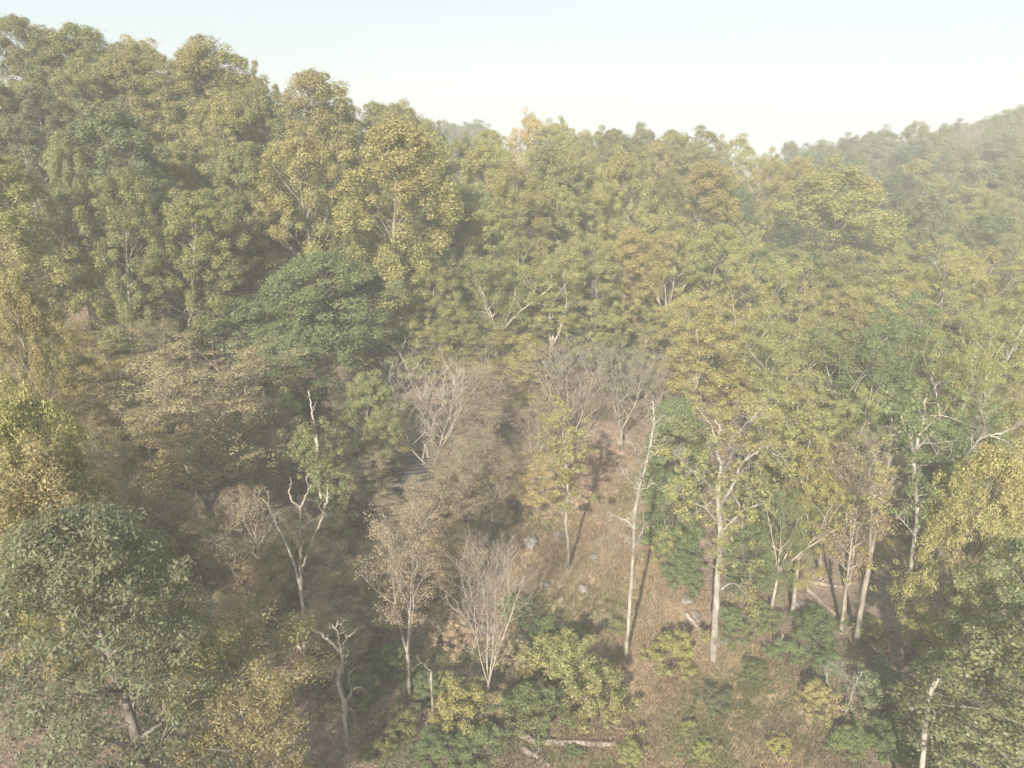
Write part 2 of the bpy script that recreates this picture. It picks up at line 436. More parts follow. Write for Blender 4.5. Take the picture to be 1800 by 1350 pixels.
# ------------------------------------------------------------------ tree prototypes (trunk mesh + crown mesh, shared by copies)
def ell_profile(t, peak=0.45, top=0.15, bot=0.45):
    t = np.asarray(t)
    return np.where(t < peak, bot + (1 - bot) * np.sin(0.5 * math.pi * np.clip(t / peak, 0, 1)),
                    top + (1 - top) * np.sqrt(np.clip(1 - ((t - peak) / (1 - peak)) ** 2, 0, 1)))
def make_proto(seed, H, R, base, n1, a_lo, a_hi, k2, k3, k4=0, trop=0.10, wander=0.10, trunk_r=0.32, lean=0.03, profile=(0.4, 0.15, 0.5),
               clump_r=1.0, per=200, size=0.27, flat=0.8, aspect=0.68, on=(2, 3), keep=1.0, droop=0.0, up_bias=0.35, fork=None, hollow=0.55,
               len2=0.5, len3=0.5, jit=0.75, twig_r=0.012, lump=None, len4=0.6, shell=0, sh_r=None, irr=0.22, core=0.4, tri=True):
    rng = np.random.default_rng(seed)
    T = Tubes(); LV = Leaves()
    one = np.ones(1)
    # trunk or several leaders
    if fork is None:
        tp, tr = grow(np.zeros((1, 3)) - np.array([[0, 0, 0.8]]), np.array([[rng.normal(0, lean), rng.normal(0, lean), 1.0]]), one * (H * 0.97 + 0.8), one * trunk_r, one * trunk_r * 0.12, 14, 0.035, 0.03, rng)
        tr[:, 0] *= 1.5
        T.add(tp, tr, 8)
        stems, srad = tp, tr
        sbase = base
        slen = H
    else:
        nf, fh, fa = fork
        tp, tr = grow(np.array([[0, 0, -0.8]]), np.array([[rng.normal(0, lean), rng.normal(0, lean), 1.0]]), one * (H * fh + 0.8), one * trunk_r, one * trunk_r * 0.8, 6, 0.03, 0.02, rng)
        tr[:, 0] *= 1.4
        T.add(tp, tr, 8)
        az = np.arange(nf) * 2 * math.pi / nf + rng.normal(0, 0.3, nf)
        aa = fa * (0.6 + 0.6 * rng.random(nf)); 
        d = np.stack([np.sin(aa) * np.cos(az), np.sin(aa) * np.sin(az), np.cos(aa)], -1)
        ls = H * (1 - fh) * (0.82 + 0.2 * rng.random(nf)) / np.cos(aa * 0.6)
        stems, srad = grow(np.repeat(tp[:, -1], nf, 0), d, ls, np.full(nf, trunk_r * 0.62), np.full(nf, trunk_r * 0.10), 10, wander * 0.5, trop * 0.6, rng)
        T.add(stems, srad, 6)
        sbase = base if base < 0.5 else 0.25
    ns = len(stems)
    k1 = max(1, n1 // ns)
    p, d, rr, t, pi_ = children(stems, srad, k1, sbase, 0.99, 0.0, 0.0, rng)
    # branch directions: wide low down, steep near the top, spread by golden angle
    az = np.arange(len(p)) * 2.39996 + rng.normal(0, 0.35, len(p))
    tt = (t - sbase) / (0.99 - sbase)
    ang = a_lo + (a_hi - a_lo) * tt + rng.normal(0, 0.10, len(p))
    d = np.stack([np.sin(ang) * np.cos(az), np.sin(ang) * np.sin(az), np.cos(ang)], -1)
    prof = ell_profile(tt, *profile)
    L1 = R * prof / np.maximum(np.sin(np.maximum(ang, 0.42)), 0.3) * (0.75 + 0.45 * rng.random(len(p)))
    if ns > 1: L1 *= 0.62
    if lump is not None: L1 *= 1 + lump * np.sin(az * 1.0 + tt * 5.0)
    L1 = np.minimum(L1, H * 0.5)
    if shell and fork is None: L1 *= 0.85 * (1 - 0.55 * tt)
    p1, r1 = grow(p, d, L1, np.minimum(rr * 0.6, trunk_r * 0.42), np.full(len(p), 0.025), 7, wander, trop, rng)
    T.add(p1, r1, 5)
    cen = {1: p1[:, -1]}
    ax = {}
    par = p1, r1, L1
    ks = [k2, k3, k4]; lf = [len2, len3, len4]
    for lev in (2, 3, 4):
        k = ks[lev - 2]
        if k == 0: break
        pp, pr, pl = par
        p, d, rr, t, pi_ = children(pp, pr, k, 0.25 if lev == 2 else 0.2, 1.0, 0.75, 0.2, rng)
        Ls = pl[pi_] * lf[lev - 2] * (1.1 - 0.55 * t) * (0.7 + 0.6 * rng.random(len(p)))
        nseg = {2: 5, 3: 3, 4: 2}[lev]
        q, qr = grow(p, d, Ls, np.minimum(rr * 0.65, 0.07 if lev == 2 else 0.035), np.full(len(p), twig_r), nseg, wander * 1.1, trop, rng)
        T.add(q, qr, 4 if lev == 2 else 3)
        cen[lev] = q[:, -1]; ax[lev] = q
        par = q, qr, Ls
    cc = []
    for lev in on:
        if lev in cen: cc.append(cen[lev])
    if (cc or shell) and per > 0:
        c = np.vstack(cc) if cc else np.zeros((0, 3))
        c = c[rng.random(len(c)) < keep]
        if shell:
            # sprays spread through the outer part of an uneven crown, each on its own twig from the trunk
            cb = max(base, 0.05) if fork is None else base
            ts = (np.arange(shell) + rng.random(shell)) / shell
            ts = 1 - (1 - ts) ** 1.15
            azs = rng.random(shell) * 2 * PI
            ph = rng.random(6) * 6.28
            env = 1 + irr * (np.sin(2 * azs + ph[0] + 4 * ts) + 0.8 * np.sin(3 * azs + ph[1] - 7 * ts) + 0.6 * np.sin(11 * ts + ph[2] + azs))
            rf = core + (1 - core) * rng.random(shell) ** 0.6
            rad_ = R * ell_profile(ts, *profile) * env * rf * 0.93
            zz = H * (cb + (0.985 - cb) * ts) + irr * 2.0 * np.sin(azs + ph[3]) * (1 - ts)
            fi = np.clip(zz / H, 0, 1) * (tp.shape[1] - 1); i0 = np.minimum(fi.astype(int), tp.shape[1] - 2); fr_ = (fi - i0)[:, None]
            axp = tp[0, i0] * (1 - fr_) + tp[0, i0 + 1] * fr_ if fork is None else np.zeros((shell, 3))
            sc = np.stack([axp[:, 0] + rad_ * np.cos(azs), axp[:, 1] + rad_ * np.sin(azs), zz], -1)
            src = np.stack([axp[:, 0], axp[:, 1], np.maximum(zz - 0.75 * rad_ - 0.4, H * cb * 0.9)], -1)
            m_ = (src + sc) / 2 + rng.normal(0, 0.3, sc.shape); m_[:, 2] += 0.10 * rad_
            s2 = src * 0.55 + m_ * 0.45 + rng.normal(0, 0.12, sc.shape)
            kk = rng.random(shell) < (0.6 if R < 6 else 0.25)
            T.add(np.stack([s2, m_, sc], 1)[kk], np.stack([0.024 + 0.004 * rad_, 0.016 + 0.003 * rad_, np.full(shell, 0.008)], 1)[kk], 3)
            c = np.vstack([c, sc])
        axis = c - np.array([0, 0, H * 0.5]); axis[:, 2] *= 0.5
        rad = clump_r * (0.6 + 0.75 * rng.random(len(c)))
        LV.clumps(c, rad, per, size, flat, rng, axis=norm(axis), up_bias=up_bias, jit=jit, aspect=aspect, hollow=hollow, droop=droop)
        lm = LV.mesh("crown", LEAF, rng, tri)
    else:
        lm = None
    wm = T.mesh("trunk", BARK)
    ref = lm if lm is not None else wm
    co = np.empty(len(ref.vertices) * 3, np.float32); ref.vertices.foreach_get("co", co); co = co.reshape(-1, 3)
    top = float(np.percentile(co[:, 2], 99.7))
    ctr = np.median(co[:, :2], axis=0)
    wid = float(np.percentile(np.abs(co[:, 0] - ctr[0]), 97) + np.percentile(np.abs(co[:, 1] - ctr[1]), 97))
    return dict(wood=wm, leaf=lm, H=top, W=wid)

PROTO = {}
def P_(kind, **kw):
    PROTO.setdefault(kind, []).append(kw)
PI = math.pi
for s in range(6):   # tall ovoid yellow poplar, billowing clumps
    P_('P', seed=100 + s, H=27, R=4.8 + 0.35 * s, base=0.24, n1=26, a_lo=1.15, a_hi=0.35, k2=2, k3=0, clump_r=0.78, per=310, size=0.205, on=(1,), shell=225, trop=0.10, trunk_r=0.34, profile=(0.45, 0.20, 0.66), irr=0.19, flat=1.0)
for s in range(4):   # broad dense oak
    P_('O', seed=200 + s, H=21, R=6.6, base=0.20, n1=26, a_lo=1.25, a_hi=0.45, k2=3, k3=0, clump_r=0.92, per=260, size=0.22, on=(1,), shell=225, trop=0.08, trunk_r=0.4, flat=0.92, profile=(0.38, 0.12, 0.62), irr=0.18)
for s in range(3):   # open-crowned tree with long pale limbs
    P_('S', seed=300 + s, H=29, R=5.8, base=0.22, n1=28, a_lo=1.0, a_hi=0.45, k2=5, k3=0, clump_r=0.95, per=190, size=0.22, on=(1, 2), keep=0.75, shell=130, trop=0.05, wander=0.20, fork=(4, 0.38, 0.36), trunk_r=0.40, flat=0.82, profile=(0.5, 0.3, 0.5), irr=0.15)
for s in range(3):   # feathery autumn tree, flat sprays
    P_('F', seed=400 + s, H=20, R=5.4, base=0.12, n1=36, a_lo=1.0, a_hi=0.35, k2=8, k3=3, clump_r=0.85, per=64, size=0.17, on=(2, 3), keep=0.5, trop=0.06, wander=0.09, fork=(3, 0.20, 0.30), trunk_r=0.26, shell=110, profile=(0.42, 0.2, 0.7), irr=0.15, flat=0.36, up_bias=0.9, jit=0.5)
for s in range(3):   # leafless fan
    P_('B', seed=500 + s, H=17, R=5.6, base=0.16, n1=40, a_lo=0.80, a_hi=0.32, k2=7, k3=5, per=0, trop=0.10, wander=0.08, fork=(4, 0.24, 0.34), trunk_r=0.17, twig_r=0.010, len2=0.58, len3=0.55)
for s in range(3):   # nearly bare, a scatter of tan leaves
    P_('L', seed=600 + s, H=20, R=4.9, base=0.20, n1=34, a_lo=0.9, a_hi=0.3, k2=8, k3=4, clump_r=0.6, per=20, size=0.15, on=(2, 3), keep=0.6, trop=0.08, wander=0.09, fork=(3, 0.28, 0.24), trunk_r=0.24, flat=0.6)
for s in range(2):   # small, dense, dark
    P_('D', seed=700 + s, H=11, R=2.9, base=0.06, n1=22, a_lo=1.3, a_hi=0.4, k2=2, k3=0, clump_r=0.62, per=230, size=0.165, on=(1,), shell=125, trop=0.08, trunk_r=0.18, profile=(0.25, 0.12, 0.8), irr=0.10)
for s in range(2):   # slender understory tree
    P_('U', seed=800 + s, H=14, R=3.0, base=0.24, n1=22, a_lo=1.1, a_hi=0.4, k2=3, k3=0, clump_r=0.66, per=165, size=0.18, on=(1,), shell=95, trop=0.08, trunk_r=0.14, flat=0.6, profile=(0.4, 0.2, 0.6), irr=0.16)
P_('G', seed=900, H=24, R=6.0, base=0.05, n1=26, a_lo=1.3, a_hi=0.45, k2=3, k3=0, clump_r=0.80, per=165, size=0.235, tri=False, on=(1,), shell=370, trop=0.05, trunk_r=0.34, aspect=0.36, droop=0.9, jit=0.85, flat=0.75, profile=(0.30, 0.12, 0.85), irr=0.17, core=0.35)   # near oak, long hanging leaves
P_('Y', seed=950, H=20, R=5.6, base=0.12, n1=34, a_lo=1.1, a_hi=0.4, k2=8, k3=3, clump_r=0.75, per=66, size=0.17, on=(2, 3), keep=0.85, trop=-0.06, wander=0.14, fork=(3, 0.15, 0.35), trunk_r=0.26, droop=0.9, flat=1.0, jit=0.9)   # near birch, hanging sprays
P_('R', seed=970, H=24, R=6.2, base=0.06, n1=24, a_lo=1.3, a_hi=0.5, k2=3, k3=0, clump_r=0.85, per=150, size=0.22, tri=False, on=(1,), keep=0.5, shell=270, trop=0.03, trunk_r=0.36, flat=0.7, wander=0.16, jit=0.7, profile=(0.30, 0.15, 0.85), irr=0.16, core=0.5)   # near broadleaf in tiers
P_('R', seed=971, H=24, R=6.2, base=0.06, n1=24, a_lo=1.3, a_hi=0.5, k2=3, k3=0, clump_r=0.85, per=150, size=0.22, tri=False, on=(1,), keep=0.5, shell=270, trop=0.03, trunk_r=0.36, flat=0.7, wander=0.16, jit=0.7, profile=(0.30, 0.15, 0.85), irr=0.16, core=0.5)
_cache = {}
def proto(kind, i):
    kw = PROTO[kind][i % len(PROTO[kind])]
    key = (kind, i % len(PROTO[kind]))
    if key not in _cache: _cache[key] = make_proto(**kw)
    return _cache[key]

COLS = dict(
 yg=(0.350, 0.335, 0.125), ol=(0.270, 0.270, 0.110), gr=(0.205, 0.250, 0.100), dg=(0.140, 0.175, 0.088), go=(0.47, 0.385, 0.185), nd=(0.195, 0.222, 0.125),
 ye=(0.39, 0.355, 0.135), dy=(0.33, 0.295, 0.135), br=(0.36, 0.30, 0.17), ru=(0.33, 0.21, 0.14), gg=(0.225, 0.245, 0.125), ta=(0.40, 0.33, 0.215),
 yo=(0.335, 0.305, 0.118), sy=(0.350, 0.340, 0.125), pg=(0.275, 0.300, 0.125))
CWORD = dict(dy="dull yellow", nd="dark green", yg="yellow-green", ol="olive green", gr="mid green", dg="dark green", go="golden", ye="yellow", br="brown-leaved", ru="rusty",
             gg="grey-green", ta="tan-leaved", yo="yellowish olive", sy="yellow-green", pg="pale green")
BARKC = dict(P=(0.30, 0.27, 0.24), O=(0.22, 0.19, 0.17), S=(0.40, 0.37, 0.32), F=(0.32, 0.29, 0.25), B=(0.40, 0.36, 0.305), L=(0.42, 0.37, 0.32),
             D=(0.15, 0.12, 0.10), U=(0.26, 0.23, 0.20), G=(0.20, 0.18, 0.16), Y=(0.36, 0.33, 0.28), R=(0.24, 0.22, 0.19))
FORM = dict(P="tall tree with a lumpy oval crown", O="broad round-topped tree", S="open tree with pale limbs", F="feathery tree", B="leafless tree",
            L="nearly bare tree", D="dense small tree", U="slender understory tree", G="leafy oak", Y="drooping birch-like tree", R="tiered leafy tree")
TNAME = dict(P="poplar_tree", O="oak_tree", S="sycamore_tree", F="feathery_tree", B="bare_tree", L="thinning_tree", D="dense_tree", U="understory_tree",
             G="hanging_leaf_oak", Y="drooping_tree", R="broadleaf_tree")
TREES = []      # dicts: u, v (top), x, y, z, h, label, handle
count = {}
def solve_Y(u, v, H):
    d = ray(u, v)
    Ys = np.linspace(28, 330, 900)
    X = d[0] / d[1] * Ys; Z = CAMZ + d[2] / d[1] * Ys
    hh = Z - ground(X, Ys)
    i = np.argmax(hh < H)
    return float(Ys[i]) if hh.min() < H else 150.0
def place(kind, col, x, y, h, w, label=None, group=None, spin=None, cat='tree', name=None, bark=None):
    n = count.get(kind, 0); count[kind] = n + 1
    pr = proto(kind, n)
    z = g1(x, y)
    e = empty(name or TNAME[kind], (x, y, z))
    e.rotation_euler[2] = (n * 2.1 + (hash((round(x, 1), round(y, 1))) % 100) / 16.0) if spin is None else spin
    sz = h / pr['H']; sx = w / pr['W']
    sx = min(max(sx, sz * 0.55), sz * (1.3 if kind == 'P' else 1.7))
    e.scale = (sx, sx, sz)
    t = mesh_obj("trunk", pr['wood'], e)
    bc = bark or BARKC[kind]; j = 0.85 + 0.3 * RNG.random()
    t.color = (bc[0] * j, bc[1] * j, bc[2] * j, 1)
    if pr['leaf'] is not None:
        c = mesh_obj("crown", pr['leaf'], e)
        k = COLS[col] if isinstance(col, str) else col
        jj = 1 + RNG.normal(0, 0.03, 3) + RNG.normal(0, 0.07)
        c.color = (*(np.array(k) * jj), 1)
    tag(e, label, cat, group)
    return e
